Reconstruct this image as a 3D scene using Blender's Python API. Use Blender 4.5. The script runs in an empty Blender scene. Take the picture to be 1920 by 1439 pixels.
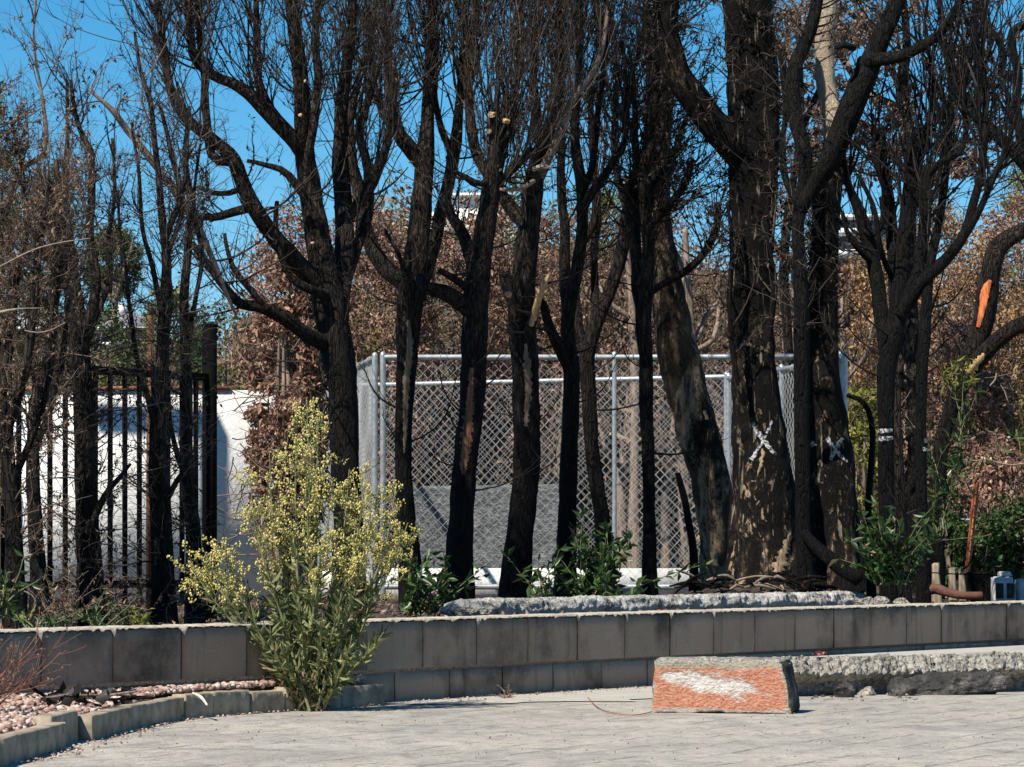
import bpy, math, random
import numpy as np
from mathutils import Vector, noise as mnoise
from mathutils.bvhtree import BVHTree

# ------------------------------------------------------------------ camera
F = 6600.0            # focal length in photo pixels (1920 wide)
CX, HY = 960.0, 1032.0
ZC = 0.62             # eye height above the driveway
scene = bpy.context.scene
col = scene.collection
cam_data = bpy.data.cameras.new('camera')
cam_data.sensor_width = 36.0
cam_data.lens = 36.0 * F / 1920.0
cam_data.shift_y = (HY - 719.5) / 1920.0
cam_data.clip_start = 0.5
cam_data.clip_end = 3000.0
cam = bpy.data.objects.new('camera', cam_data)
cam.location = (0, 0, ZC)
cam.rotation_euler = (math.radians(90), 0, 0)
col.objects.link(cam)
scene.camera = cam

# ------------------------------------------------------------------ sky, sun, exposure
SUN_EL = math.radians(50)
SUN_DIR = Vector((-1.0, -1.2, 0)).normalized() * math.cos(SUN_EL) + Vector((0, 0, math.sin(SUN_EL)))
world = bpy.data.worlds.new('World')
scene.world = world
world.use_nodes = True
wn = world.node_tree
bg = wn.nodes['Background']
sky = wn.nodes.new('ShaderNodeTexSky')
sky.sky_type = 'NISHITA'
sky.sun_disc = False
sky.sun_elevation = SUN_EL
sky.sun_rotation = math.atan2(SUN_DIR.x, SUN_DIR.y)
sky.altitude = 1500
sky.air_density = 1.0
sky.dust_density = 0.0
sky.ozone_density = 6.0
hsv = wn.nodes.new('ShaderNodeHueSaturation')     # a vivid phone-camera blue, the same over the whole sky
hsv.inputs['Saturation'].default_value = 1.32
hsv.inputs['Hue'].default_value = 0.488
wn.links.new(sky.outputs[0], hsv.inputs['Color'])
wn.links.new(hsv.outputs[0], bg.inputs[0])
bg.inputs[1].default_value = 0.082
sun_data = bpy.data.lights.new('sun', 'SUN')
sun_data.energy = 5.0
sun_data.angle = math.radians(0.53)
sun_data.color = (1.0, 0.935, 0.83)
sun = bpy.data.objects.new('sun', sun_data)
sun.rotation_euler = SUN_DIR.to_track_quat('Z', 'Y').to_euler()
col.objects.link(sun)
vs = scene.view_settings
vs.view_transform = 'Standard'
vs.look = 'None'
vs.exposure = 0.56
vs.gamma = 1.0
vs.use_curve_mapping = False


def P(px, py, D):
    """Point at depth D metres that the photo shows at pixel (px, py)."""
    return np.array([(px - CX) * D / F, D, ZC + (HY - py) * D / F])


def Xat(px, D):
    return (px - CX) * D / F


# ------------------------------------------------------------------ materials
class Mat:
    def __init__(s, name, rough=0.85, spec=0.25):
        s.m = bpy.data.materials.new(name)
        s.m.use_nodes = True
        s.nt = s.m.node_tree
        s.b = s.nt.nodes['Principled BSDF']
        s.b.inputs['Roughness'].default_value = rough
        s.b.inputs['Specular IOR Level'].default_value = spec

    def n(s, t):
        return s.nt.nodes.new(t)

    def l(s, a, b):
        s.nt.links.new(a, b)

    def co(s, scale=(1, 1, 1), which='Object'):
        c = s.n('ShaderNodeTexCoord')
        mp = s.n('ShaderNodeMapping')
        mp.inputs['Scale'].default_value = scale
        s.l(c.outputs[which], mp.inputs[0])
        return mp.outputs[0]

    def noise(s, scale, detail=4, rough=0.55, vec=None, dist=0.0):
        t = s.n('ShaderNodeTexNoise')
        t.inputs['Scale'].default_value = scale
        t.inputs['Detail'].default_value = detail
        t.inputs['Roughness'].default_value = rough
        t.inputs['Distortion'].default_value = dist
        s.l(vec if vec is not None else s.co(), t.inputs['Vector'])
        return t.outputs['Fac']

    def voro(s, scale, vec=None, feature='F1', out='Distance'):
        t = s.n('ShaderNodeTexVoronoi')
        t.feature = feature
        t.inputs['Scale'].default_value = scale
        s.l(vec if vec is not None else s.co(), t.inputs['Vector'])
        return t.outputs[out]

    def ramp(s, fac, stops, interp='LINEAR'):
        r = s.n('ShaderNodeValToRGB')
        r.color_ramp.interpolation = interp
        e = r.color_ramp.elements
        while len(e) < len(stops):
            e.new(0.5)
        for el, (p, c) in zip(e, stops):
            el.position = p
            el.color = (c[0], c[1], c[2], 1) if not isinstance(c, (int, float)) else (c, c, c, 1)
        s.l(fac, r.inputs[0])
        return r.outputs[0]

    def mix(s, fac, a, b, mode='MIX'):
        x = s.n('ShaderNodeMix')
        x.data_type = 'RGBA'
        x.blend_type = mode
        for k, v in ((0, fac), (6, a), (7, b)):
            if isinstance(v, (int, float)):
                x.inputs[k].default_value = v if k == 0 else (v, v, v, 1)
            elif isinstance(v, tuple):
                x.inputs[k].default_value = (*v, 1)
            else:
                s.l(v, x.inputs[k])
        return x.outputs[2]

    def math(s, op, a, b=None):
        x = s.n('ShaderNodeMath')
        x.operation = op
        for k, v in ((0, a), (1, b)):
            if v is None:
                continue
            if isinstance(v, (int, float)):
                x.inputs[k].default_value = v
            else:
                s.l(v, x.inputs[k])
        return x.outputs[0]

    def attr(s, name='rnd'):
        a = s.n('ShaderNodeAttribute')
        a.attribute_name = name
        return a.outputs['Fac']

    def objrand(s):
        return s.n('ShaderNodeObjectInfo').outputs['Random']

    def sepz(s, which='Object'):
        c = s.n('ShaderNodeTexCoord')
        x = s.n('ShaderNodeSeparateXYZ')
        s.l(c.outputs[which], x.inputs[0])
        return x.outputs[2]

    def color(s, c):
        if isinstance(c, tuple):
            s.b.inputs['Base Color'].default_value = (*c, 1)
        else:
            s.l(c, s.b.inputs['Base Color'])
        return s

    def bump(s, h, strength=0.5, dist=0.01):
        b = s.n('ShaderNodeBump')
        b.inputs['Strength'].default_value = strength
        b.inputs['Distance'].default_value = dist
        s.l(h, b.inputs['Height'])
        s.l(b.outputs[0], s.b.inputs['Normal'])
        return s


def bark_mat(name, dark=(0.006, 0.0056, 0.0053), brown=(0.06, 0.045, 0.034), rust=(0.12, 0.06, 0.034), zmix=1.0, rustamt=0.6, zlo=0.5, zhi=2.4, fissure=0.85):
    """Charred bark: black near the ground, browner higher up, vertical streaks and scorched-through patches."""
    m = Mat(name, 0.8, 0.12)
    st = m.noise(9, 6, 0.65, m.co((4, 4, 0.55)), 0.3)
    fine = m.noise(60, 4, 0.6, m.co((1, 1, 0.22)))
    patch = m.noise(2.1, 4, 0.55)
    z = m.sepz()
    zz = m.n('ShaderNodeMapRange')
    zz.inputs['From Min'].default_value = zlo
    zz.inputs['From Max'].default_value = zhi
    zz.inputs['To Min'].default_value = 0.06
    zz.inputs['To Max'].default_value = zmix
    m.l(z, zz.inputs['Value'])
    k = m.math('ADD', m.math('MULTIPLY', st, 0.6), m.math('MULTIPLY', fine, 0.4))
    k = m.ramp(k, [(0.38, 0.0), (0.66, 1.0)])
    k2 = m.math('MULTIPLY', k, m.math('ADD', zz.outputs[0], m.math('MULTIPLY', m.ramp(patch, [(0.5, 0.0), (0.72, 0.6)]), 1.0)))
    c = m.mix(k2, dark, brown)
    ex = m.math('MULTIPLY', m.ramp(m.noise(3.2, 5, 0.6, m.co((1.5, 1.5, 0.5))), [(0.615, 0.0), (0.66, 1.0)]), m.ramp(st, [(0.35, 0.0), (0.6, 1.0)]))
    c = m.mix(m.math('MULTIPLY', ex, rustamt), c, rust)
    wv = m.n('ShaderNodeMixRGB')
    wv.blend_type = 'ADD'
    wv.inputs[0].default_value = 0.12
    nzc = m.n('ShaderNodeTexNoise')
    nzc.inputs['Scale'].default_value = 14
    sc_ = m.co((1, 1, 0.2))
    m.l(sc_, nzc.inputs['Vector'])
    m.l(sc_, wv.inputs[1])
    m.l(nzc.outputs['Color'], wv.inputs[2])
    crack = m.voro(42, wv.outputs[0], 'DISTANCE_TO_EDGE')
    ck = m.ramp(crack, [(0.02, 1.0), (0.11, 0.0)])
    c = m.mix(m.math('MULTIPLY', ck, fissure), c, (0.004, 0.004, 0.004))
    gl = m.ramp(m.noise(95, 3, 0.7, m.co((1, 1, 0.35))), [(0.6, 0.0), (0.72, 1.0)])
    c = m.mix(m.math('MULTIPLY', gl, m.math('ADD', 0.12, m.math('MULTIPLY', zz.outputs[0], 0.5))), c, tuple(min(1, x * 2.4) for x in brown))
    m.color(c)
    m.bump(m.math('SUBTRACT', m.math('ADD', st, m.math('MULTIPLY', fine, 0.6)), m.math('MULTIPLY', ck, 0.8 * fissure)), 0.5 + 0.6 * fissure, 0.028)
    return m.m


def euc_mat(name, seed=0.0, tan=(0.34, 0.24, 0.15), bare=0.5, brown=(0.085, 0.055, 0.036), soot=0.85, flake=0.75):
    m = Mat(name, 0.85, 0.12)
    v = m.co((1, 1, 0.45))
    big = m.noise(2.6, 5, 0.6, v)
    fl = m.noise(30, 6, 0.8, m.co((1, 1, 0.55)), 1.0)
    fine = m.noise(40, 5, 0.7, v)
    z = m.sepz()
    g = m.n('ShaderNodeMapRange')
    g.inputs['From Min'].default_value = 0.2
    g.inputs['From Max'].default_value = 2.2
    g.inputs['To Min'].default_value = 0.035
    g.inputs['To Max'].default_value = -0.05
    m.l(z, g.inputs['Value'])
    a = m.math('ADD', m.math('MULTIPLY', big, 0.5), m.math('ADD', m.math('MULTIPLY', fl, 0.42), m.math('MULTIPLY', fine, 0.24)))
    a = m.math('ADD', a, g.outputs[0])
    c = m.ramp(a, [(bare + 0.01, (0.007, 0.0065, 0.006)), (bare + 0.055, (0.022, 0.018, 0.014)), (bare + 0.1, brown), (bare + 0.16, tan)])
    fk = m.ramp(m.noise(19, 4, 0.65, m.co((1, 1, 0.6)), 0.5), [(0.585, 0.0), (0.63, 1.0)])
    fz = m.n('ShaderNodeMapRange')
    fz.inputs['From Min'].default_value = 2.4
    fz.inputs['From Max'].default_value = 0.6
    m.l(z, fz.inputs['Value'])
    c = m.mix(m.math('MULTIPLY', fk, m.math('MULTIPLY', fz.outputs[0], flake)), c, tan)
    bkp = m.ramp(m.noise(5, 5, 0.7, m.co((1, 1, 0.35)), 0.6), [(0.46, 0.0), (0.53, soot)])
    c = m.mix(bkp, c, (0.006, 0.0055, 0.005))
    ln = m.noise(7, 4, 0.6, m.co((3.5, 3.5, 0.3)), 0.4)
    c = m.mix(m.math('MULTIPLY', m.ramp(ln, [(0.62, 0.0), (0.67, 1.0)]), 0.7), c, (0.36, 0.29, 0.21))
    m.color(c)
    m.bump(m.math('ADD', fine, fl), 0.9, 0.025)
    return m.m


def simple(name, c, rough=0.85, spec=0.25, var=0.35, scale=30, bump=0.3, metal=0.0, vec=(1, 1, 1)):
    m = Mat(name, rough, spec)
    n = m.noise(scale, 5, 0.6, m.co(vec))
    lo = tuple(x * (1 - var) for x in c)
    hi = tuple(min(1, x * (1 + var)) for x in c)
    m.color(m.ramp(n, [(0.3, lo), (0.7, hi)]))
    m.b.inputs['Metallic'].default_value = metal
    if bump:
        m.bump(n, bump, 0.01)
    return m.m


def leaf_mat(name, stops, rough=0.6, spec=0.3, trans=0.25):
    m = Mat(name, rough, spec)
    c = m.ramp(m.attr('rnd'), stops)
    m.color(c)
    if trans:
        t = m.n('ShaderNodeBsdfTranslucent')
        m.l(c, t.inputs[0])
        x = m.n('ShaderNodeMixShader')
        x.inputs[0].default_value = trans
        out = m.nt.nodes['Material Output']
        m.l(m.b.outputs[0], x.inputs[1])
        m.l(t.outputs[0], x.inputs[2])
        m.l(x.outputs[0], out.inputs[0])
    return m.m


MT = {}
MT['char'] = bark_mat('charred_bark')
MT['char_brown'] = bark_mat('scorched_brown_bark', brown=(0.085, 0.063, 0.047), zmix=1.05, rustamt=1.0, zlo=1.1, zhi=2.6)
MT['char_black'] = bark_mat('soot_black_bark', dark=(0.004, 0.004, 0.0042), brown=(0.022, 0.02, 0.018), zmix=0.8, rustamt=0.1, zlo=1.2, zhi=2.8, fissure=0.7)
MT['char_shag'] = bark_mat('shaggy_singed_bark', dark=(0.012, 0.010, 0.009), brown=(0.11, 0.085, 0.066), zmix=0.9, rustamt=0.4, zlo=0.4, zhi=1.8)
MT['euc'] = euc_mat('peeling_eucalyptus_bark', bare=0.45, soot=0.8, tan=(0.38, 0.27, 0.17), brown=(0.12, 0.084, 0.056))
MT['euc_dark'] = euc_mat('burnt_eucalyptus_bark', bare=0.55, soot=0.96, flake=0.95, tan=(0.42, 0.3, 0.19))
MT['euc_pale'] = euc_mat('pale_peeled_bark', bare=0.34, soot=0.15, tan=(0.5, 0.4, 0.29), brown=(0.26, 0.19, 0.13))
MT['greybark'] = simple('grey_dead_branch', (0.17, 0.13, 0.105), var=0.5, scale=30, vec=(3, 3, 0.5))
MT['palebark'] = simple('pale_dry_branch', (0.26, 0.2, 0.155), var=0.4, scale=40)
MT['whitewood'] = simple('bleached_dead_wood', (0.6, 0.53, 0.45), var=0.3, scale=30)
MT['bgbark'] = simple('dusty_brown_bark', (0.21, 0.155, 0.115), var=0.6, scale=18, vec=(3, 3, 0.5))
MT['wood'] = simple('split_pale_wood', (0.42, 0.28, 0.14), var=0.6, scale=25, vec=(4, 4, 0.4))
MT['scar'] = simple('worn_bare_wood', (0.27, 0.19, 0.115), var=0.85, scale=16, vec=(4, 4, 0.5), bump=.6)
MT['orangewood'] = simple('raw_orange_sapwood', (0.5, 0.14, 0.045), var=0.75, scale=22, vec=(3, 3, 0.4))


def twig_mat(name, stops):
    m = Mat(name, 0.8, 0.12)
    m.color(m.ramp(m.attr('rnd'), stops))
    return m.m


MT['twig'] = twig_mat('burnt_twigs', [(0.0, (0.01, 0.009, 0.008)), (0.5, (0.04, 0.032, 0.026)), (0.8, (0.085, 0.067, 0.054)), (1.0, (0.16, 0.125, 0.1))])
MT['twig_black'] = twig_mat('sooty_twigs', [(0.0, (0.006, 0.006, 0.006)), (0.7, (0.018, 0.016, 0.015)), (1.0, (0.06, 0.052, 0.047))])
MT['twig_grey'] = twig_mat('grey_dry_twigs', [(0.0, (0.02, 0.017, 0.015)), (0.5, (0.07, 0.055, 0.045)), (1.0, (0.2, 0.16, 0.13))])
MT['twig_brown'] = twig_mat('brown_dry_twigs', [(0.0, (0.035, 0.026, 0.02)), (0.6, (0.12, 0.085, 0.062)), (1.0, (0.26, 0.2, 0.15))])
MT['leaf_char'] = leaf_mat('shrivelled_burnt_leaves', [(0.0, (0.01, 0.008, 0.007)), (0.6, (0.03, 0.02, 0.015)), (1.0, (0.09, 0.055, 0.038))], trans=0.0)
MT['leaf_dead'] = leaf_mat('dry_russet_leaves', [(0.0, (0.07, 0.038, 0.027)), (0.5, (0.28, 0.155, 0.107)), (0.85, (0.46, 0.28, 0.195)), (1.0, (0.6, 0.44, 0.33))], 0.6, 0.3, 0.25)
MT['leaf_dusk'] = leaf_mat('dull_brown_leaves', [(0.0, (0.06, 0.04, 0.03)), (0.6, (0.24, 0.155, 0.105)), (1.0, (0.42, 0.29, 0.2))], 0.7, 0.2, 0.25)
MT['leaf_mixed'] = leaf_mat('half_burnt_olive_leaves', [(0.0, (0.035, 0.03, 0.014)), (0.45, (0.21, 0.165, 0.05)), (0.75, (0.32, 0.24, 0.075)), (1.0, (0.46, 0.27, 0.12))])
MT['leaf_tan'] = leaf_mat('tan_orange_dry_foliage', [(0.0, (0.07, 0.04, 0.023)), (0.5, (0.36, 0.2, 0.1)), (0.85, (0.5, 0.3, 0.15)), (1.0, (0.56, 0.43, 0.19))])
MT['leaf_olive'] = leaf_mat('olive_green_foliage', [(0.0, (0.025, 0.032, 0.011)), (0.5, (0.085, 0.1, 0.03)), (1.0, (0.18, 0.185, 0.055))])
MT['leaf_green'] = leaf_mat('green_foliage', [(0.0, (0.018, 0.032, 0.01)), (0.5, (0.045, 0.085, 0.022)), (1.0, (0.12, 0.17, 0.045))])
MT['leaf_yellow'] = leaf_mat('yellow_green_foliage', [(0.0, (0.06, 0.07, 0.014)), (0.5, (0.16, 0.17, 0.03)), (1.0, (0.34, 0.31, 0.06))])
MT['leaf_gloss'] = leaf_mat('glossy_resprout_leaves', [(0.0, (0.1, 0.06, 0.03)), (0.1, (0.014, 0.03, 0.012)), (0.55, (0.035, 0.075, 0.02)), (0.9, (0.1, 0.17, 0.04)), (1.0, (0.22, 0.22, 0.09))], 0.38, 0.4, 0.3)
MT['weed_leaf'] = leaf_mat('weed_leaves', [(0.0, (0.07, 0.09, 0.032)), (0.5, (0.21, 0.24, 0.09)), (0.9, (0.35, 0.36, 0.16)), (1.0, (0.4, 0.3, 0.16))], 0.5, 0.3, 0.3)
MT['weed_stem'] = simple('weed_stem', (0.17, 0.17, 0.085), var=0.4, scale=40)
MT['weed_dry'] = leaf_mat('weed_dry_leaves', [(0.0, (0.09, 0.055, 0.035)), (0.6, (0.2, 0.13, 0.08)), (1.0, (0.36, 0.26, 0.17))])
MT['blossom'] = leaf_mat('cream_blossom', [(0.0, (0.36, 0.35, 0.13)), (0.35, (0.62, 0.555, 0.18)), (0.7, (0.8, 0.68, 0.25)), (1.0, (0.92, 0.82, 0.44))], 0.8, 0.1, 0.3)


# ------------------------------------------------------------------ mesh helpers
def raw_mesh(name, V, Q, T=None, rnd=None, smooth=False):
    """Fast mesh from numpy arrays: V (n,3), Q (m,4) quads, T (k,3) triangles."""
    me = bpy.data.meshes.new(name)
    V = np.asarray(V, dtype=np.float32)
    Q = np.zeros((0, 4), np.int32) if Q is None else np.asarray(Q, np.int32)
    T = np.zeros((0, 3), np.int32) if T is None else np.asarray(T, np.int32)
    me.vertices.add(len(V))
    me.vertices.foreach_set('co', V.ravel())
    loops = np.concatenate([Q.ravel(), T.ravel()])
    starts = np.concatenate([np.arange(len(Q)) * 4, len(Q) * 4 + np.arange(len(T)) * 3]).astype(np.int32)
    me.loops.add(len(loops))
    me.loops.foreach_set('vertex_index', loops)
    me.polygons.add(len(starts))
    me.polygons.foreach_set('loop_start', starts)
    if smooth:
        me.polygons.foreach_set('use_smooth', np.ones(len(starts), bool))
    me.update(calc_edges=True)
    if rnd is not None:
        a = me.attributes.new('rnd', 'FLOAT', 'POINT')
        a.data.foreach_set('value', np.asarray(rnd, np.float32))
    return me


def link(name, me, mat, parent=None, loc=None):
    o = bpy.data.objects.new(name, me)
    if me is not None and mat is not None and not me.materials:
        me.materials.append(mat)
    col.objects.link(o)
    if loc is not None:
        o.location = loc
    if parent is not None:
        o.parent = parent
    return o


def root(name, loc, label, cat, group=None, rz=0):
    o = bpy.data.objects.new(name, None)
    o.empty_display_size = 0.1
    col.objects.link(o)
    o.location = [float(v) for v in loc]
    o.rotation_euler = (0, 0, rz)
    return tag(o, label, cat, group)


def tag(o, label=None, cat=None, group=None, kind=None):
    if label:
        o['label'] = label
    if cat:
        o['category'] = cat
    if group:
        o['group'] = group
    if kind:
        o['kind'] = kind
    return o


class Buf:
    """Collects geometry for one mesh."""
    def __init__(s):
        s.V, s.Q, s.T, s.R, s.n = [], [], [], [], 0

    def add(s, V, Q=None, T=None, R=None):
        V = np.asarray(V, float).reshape(-1, 3)
        if Q is not None and len(Q):
            s.Q.append(np.asarray(Q) + s.n)
        if T is not None and len(T):
            s.T.append(np.asarray(T) + s.n)
        s.V.append(V)
        s.R.append(np.full(len(V), 0.5) if R is None else np.broadcast_to(np.asarray(R, float), (len(V),)))
        s.n += len(V)

    def obj(s, name, mat, parent=None, origin=(0, 0, 0), smooth=False):
        V = np.concatenate(s.V) - np.asarray(origin, float)
        Q = np.concatenate(s.Q) if s.Q else None
        T = np.concatenate(s.T) if s.T else None
        me = raw_mesh(name, V, Q, T, np.concatenate(s.R), smooth)
        return link(name, me, mat, parent, None if parent else origin)


def box_geo(a, b):
    (x0, y0, z0), (x1, y1, z1) = a, b
    V = [(x0, y0, z0), (x1, y0, z0), (x1, y1, z0), (x0, y1, z0), (x0, y0, z1), (x1, y0, z1), (x1, y1, z1), (x0, y1, z1)]
    Q = [(0, 3, 2, 1), (4, 5, 6, 7), (0, 1, 5, 4), (1, 2, 6, 5), (2, 3, 7, 6), (3, 0, 4, 7)]
    return np.array(V, float), np.array(Q)


def tubes(Pn, Rn, S=3):
    """N polylines (N,K,3) with radii (N,K) as S-sided open tubes."""
    N, K, _ = Pn.shape
    t = Pn[:, -1] - Pn[:, 0]
    t /= np.linalg.norm(t, axis=1, keepdims=True) + 1e-9
    ref = np.where(np.abs(t[:, 2:3]) > 0.9, np.array([[1.0, 0, 0]]), np.array([[0, 0, 1.0]]))
    u = np.cross(t, ref)
    u /= np.linalg.norm(u, axis=1, keepdims=True) + 1e-9
    v = np.cross(t, u)
    ang = np.arange(S) * 2 * math.pi / S
    ring = u[:, None, :] * np.cos(ang)[None, :, None] + v[:, None, :] * np.sin(ang)[None, :, None]
    V = Pn[:, :, None, :] + Rn[:, :, None, None] * ring[:, None, :, :]
    idx = np.arange(N * K * S).reshape(N, K, S)
    a = idx[:, :-1, :]
    b = np.roll(a, -1, axis=2)
    c = np.roll(idx[:, 1:, :], -1, axis=2)
    d = idx[:, 1:, :]
    Q = np.stack([a, b, c, d], -1).reshape(-1, 4)
    return V.reshape(-1, 3), Q


def catmull(pts, step):
    pts = np.asarray(pts, float)
    if len(pts) == 2:
        n = max(2, int(np.linalg.norm(pts[1, :3] - pts[0, :3]) / step) + 1)
        t = np.linspace(0, 1, n)[:, None]
        return pts[0] * (1 - t) + pts[1] * t
    p = np.vstack([2 * pts[0] - pts[1], pts, 2 * pts[-1] - pts[-2]])
    out = []
    for i in range(1, len(p) - 2):
        n = max(1, int(np.linalg.norm(p[i + 1, :3] - p[i, :3]) / step))
        for k in range(n):
            t = k / n
            out.append(0.5 * (2 * p[i] + (p[i + 1] - p[i - 1]) * t + (2 * p[i - 1] - 5 * p[i] + 4 * p[i + 1] - p[i + 2]) * t * t
                              + (3 * p[i] - p[i - 1] - 3 * p[i + 1] + p[i + 2]) * t ** 3))
    out.append(p[-2])
    return np.array(out)


def limb_geo(pr, rng, sides=12, step=0.04, rough=0.1, cap=True, wobble=0.0):
    """One solid limb. pr: rows (x,y,z,r). Returns V,Q,T and the resampled centreline."""
    c = catmull(pr, step)
    c[:, 3] = np.maximum(c[:, 3], 0.0015)
    if wobble:
        s = np.arange(len(c)) * step
        for ax in (0, 1):
            ph = rng.uniform(0, 6.28, 3)
            c[:, ax] += wobble * (np.sin(s * 5 + ph[0]) * 0.5 + np.sin(s * 11 + ph[1]) * 0.3 + np.sin(s * 23 + ph[2]) * 0.15) * np.minimum(1, s / 0.3)
    pts, r = c[:, :3], c[:, 3]
    tan = np.gradient(pts, axis=0)
    tan /= np.linalg.norm(tan, axis=1, keepdims=True) + 1e-9
    u = np.cross(tan[0], [0.3, 1, 0.2])
    u /= np.linalg.norm(u)
    ang = np.arange(sides) * 2 * math.pi / sides
    V = np.zeros((len(pts), sides, 3))
    s = np.concatenate([[0], np.cumsum(np.linalg.norm(np.diff(pts, axis=0), axis=1))])
    ph = rng.uniform(0, 6.28, 8)
    fr = rng.uniform(0.7, 1.3, 8)
    for i in range(len(pts)):
        u = u - tan[i] * np.dot(u, tan[i])
        u /= np.linalg.norm(u) + 1e-9
        v = np.cross(tan[i], u)
        d = (0.5 * np.sin(2 * ang + 3.1 * fr[0] * s[i] + ph[0]) + 0.35 * np.sin(3 * ang - 4 * fr[1] * s[i] + ph[1]) + 0.3 * np.sin(5 * ang + 2.3 * fr[2] * s[i] + ph[2])
             + 0.35 * np.sin(7.5 * fr[3] * s[i] + ph[3] + ang) + 0.28 * np.sin(17 * fr[4] * s[i] + 2 * ang + ph[4]) + 0.2 * np.sin(31 * fr[5] * s[i] - 3 * ang + ph[5]))
        rr = r[i] * (1 + rough * d + rough * 0.35 * rng.uniform(-1, 1, sides))
        V[i] = pts[i] + rr[:, None] * (np.cos(ang)[:, None] * u + np.sin(ang)[:, None] * v)
    idx = np.arange(len(pts) * sides).reshape(len(pts), sides)
    a = idx[:-1]
    Q = np.stack([a, np.roll(a, -1, 1), np.roll(idx[1:], -1, 1), idx[1:]], -1).reshape(-1, 4)
    V = V.reshape(-1, 3)
    T = None
    if cap:
        V = np.vstack([V, pts[-1] + tan[-1] * r[-1] * 0.35])
        e = len(V) - 1
        last = idx[-1]
        T = np.stack([last, np.roll(last, -1), np.full(sides, e)], -1)
    return V, Q, T, c


def grow(rng, start, dirs, L, K, up, noise_amt, curl=0.0):
    """Vectorised shoots: returns (N,K,3)."""
    N = len(start)
    out = np.zeros((N, K, 3))
    p = start.copy()
    d = dirs / (np.linalg.norm(dirs, axis=1, keepdims=True) + 1e-9)
    bend = rng.normal(0, curl, (N, 3))
    out[:, 0] = p
    st = (L / (K - 1))[:, None]
    for k in range(1, K):
        d = d + np.array([0, 0, up]) + rng.normal(0, noise_amt, (N, 3)) + bend
        d /= np.linalg.norm(d, axis=1, keepdims=True) + 1e-9
        p = p + d * st
        out[:, k] = p
    return out


def spawn(rng, par, n, t0=0.15, t1=1.0, ang=0.6):
    """n children starting on random places of parent polylines."""
    N, K, _ = par.shape
    i = rng.integers(0, N, n)
    t = rng.uniform(t0, t1, n) * (K - 1)
    k = np.minimum(t.astype(int), K - 2)
    fr = (t - k)[:, None]
    s = par[i, k] * (1 - fr) + par[i, k + 1] * fr
    d = par[i, k + 1] - par[i, k]
    d /= np.linalg.norm(d, axis=1, keepdims=True) + 1e-9
    r = rng.normal(0, 1, (n, 3))
    r -= d * np.sum(r * d, axis=1, keepdims=True)
    r /= np.linalg.norm(r, axis=1, keepdims=True) + 1e-9
    a = rng.normal(ang, ang * 0.35, n)[:, None]
    return s, d * np.cos(a) + r * np.sin(a)


def leaves_geo(rng, pos, size, ratio=0.45, down=0.0, dirs=None):
    """Folded six-point leaves at pos (N,3)."""
    N = len(pos)
    d = rng.normal(0, 1, (N, 3)) if dirs is None else dirs + rng.normal(0, 0.35, (N, 3))
    d[:, 2] -= down
    d /= np.linalg.norm(d, axis=1, keepdims=True) + 1e-9
    w = np.cross(d, rng.normal(0, 1, (N, 3)))
    w /= np.linalg.norm(w, axis=1, keepdims=True) + 1e-9
    nrm = np.cross(d, w)
    L = (size * rng.uniform(0.6, 1.3, N))[:, None]
    W = L * ratio * 0.5
    b, tip = pos, pos + d * L - nrm * L * 0.12
    m1 = pos + d * L * 0.45 + w * W + nrm * L * 0.1
    m2 = pos + d * L * 0.45 - w * W + nrm * L * 0.1
    V = np.stack([b, m1, tip, m2], 1).reshape(-1, 3)
    i = np.arange(N)[:, None] * 4
    T = np.concatenate([i + np.array([[0, 1, 2]]), i + np.array([[0, 2, 3]])])
    R = np.repeat(np.clip(rng.normal(0.5, 0.23, N), 0, 1), 4)
    return V, T, R


# ------------------------------------------------------------------ wall line and terrain
COT = 4357.0 / F
TH = math.atan2(1, COT)
WD = np.array([math.cos(TH), math.sin(TH)])          # along the block wall (to the right, away)
WN = np.array([math.sin(TH), -math.cos(TH)])         # its face normal
W0 = np.array([Xat(795, 14.5), 14.5])
WTOP = 0.337
SOIL = 0.30


def wp(u, v=0.0, z=0.0):
    p = W0 + WD * u - WN * v
    return np.array([p[0], p[1], z])


SKX = np.array([-40, -22, -14, -9, -5, -2, 3, 10, 16, 22, 40])
SKZ = np.array([8.5, 9.0, 9.6, 11.0, 14.5, 16.0, 15.5, 14.0, 12.0, 12.0, 14])


def hill(x, y):
    t = np.clip((y - 33) / 140.0, 0, 1.0)
    h = np.interp(x, SKX, SKZ)
    return SOIL - 0.03 + h * t ** 1.05


soil_m = Mat('ashy_soil', 0.95, 0.1)
sn = soil_m.noise(3, 6, 0.65)
sf = soil_m.noise(45, 4, 0.7)
sc = soil_m.ramp(sn, [(0.3, (0.05, 0.04, 0.032)), (0.5, (0.13, 0.1, 0.078)), (0.7, (0.25, 0.2, 0.16))])
soil_m.color(soil_m.mix(soil_m.math('MULTIPLY', sf, 0.6), sc, (0.03, 0.025, 0.022)))
soil_m.bump(sf, 1.0, 0.03)
us = np.unique(np.concatenate([np.linspace(-30, -6, 12), np.linspace(-6, 14, 60), np.linspace(14, 60, 50), np.linspace(60, 330, 50)]))
vsn = np.unique(np.concatenate([np.linspace(0.1, 6, 30), np.linspace(6, 30, 40), np.linspace(30, 210, 45)]))
UU, VV = np.meshgrid(us, vsn, indexing='ij')
GX = W0[0] + WD[0] * UU - WN[0] * VV
GY = W0[1] + WD[1] * UU - WN[1] * VV
GZ = hill(GX, GY)
r0 = np.random.default_rng(5)
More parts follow.
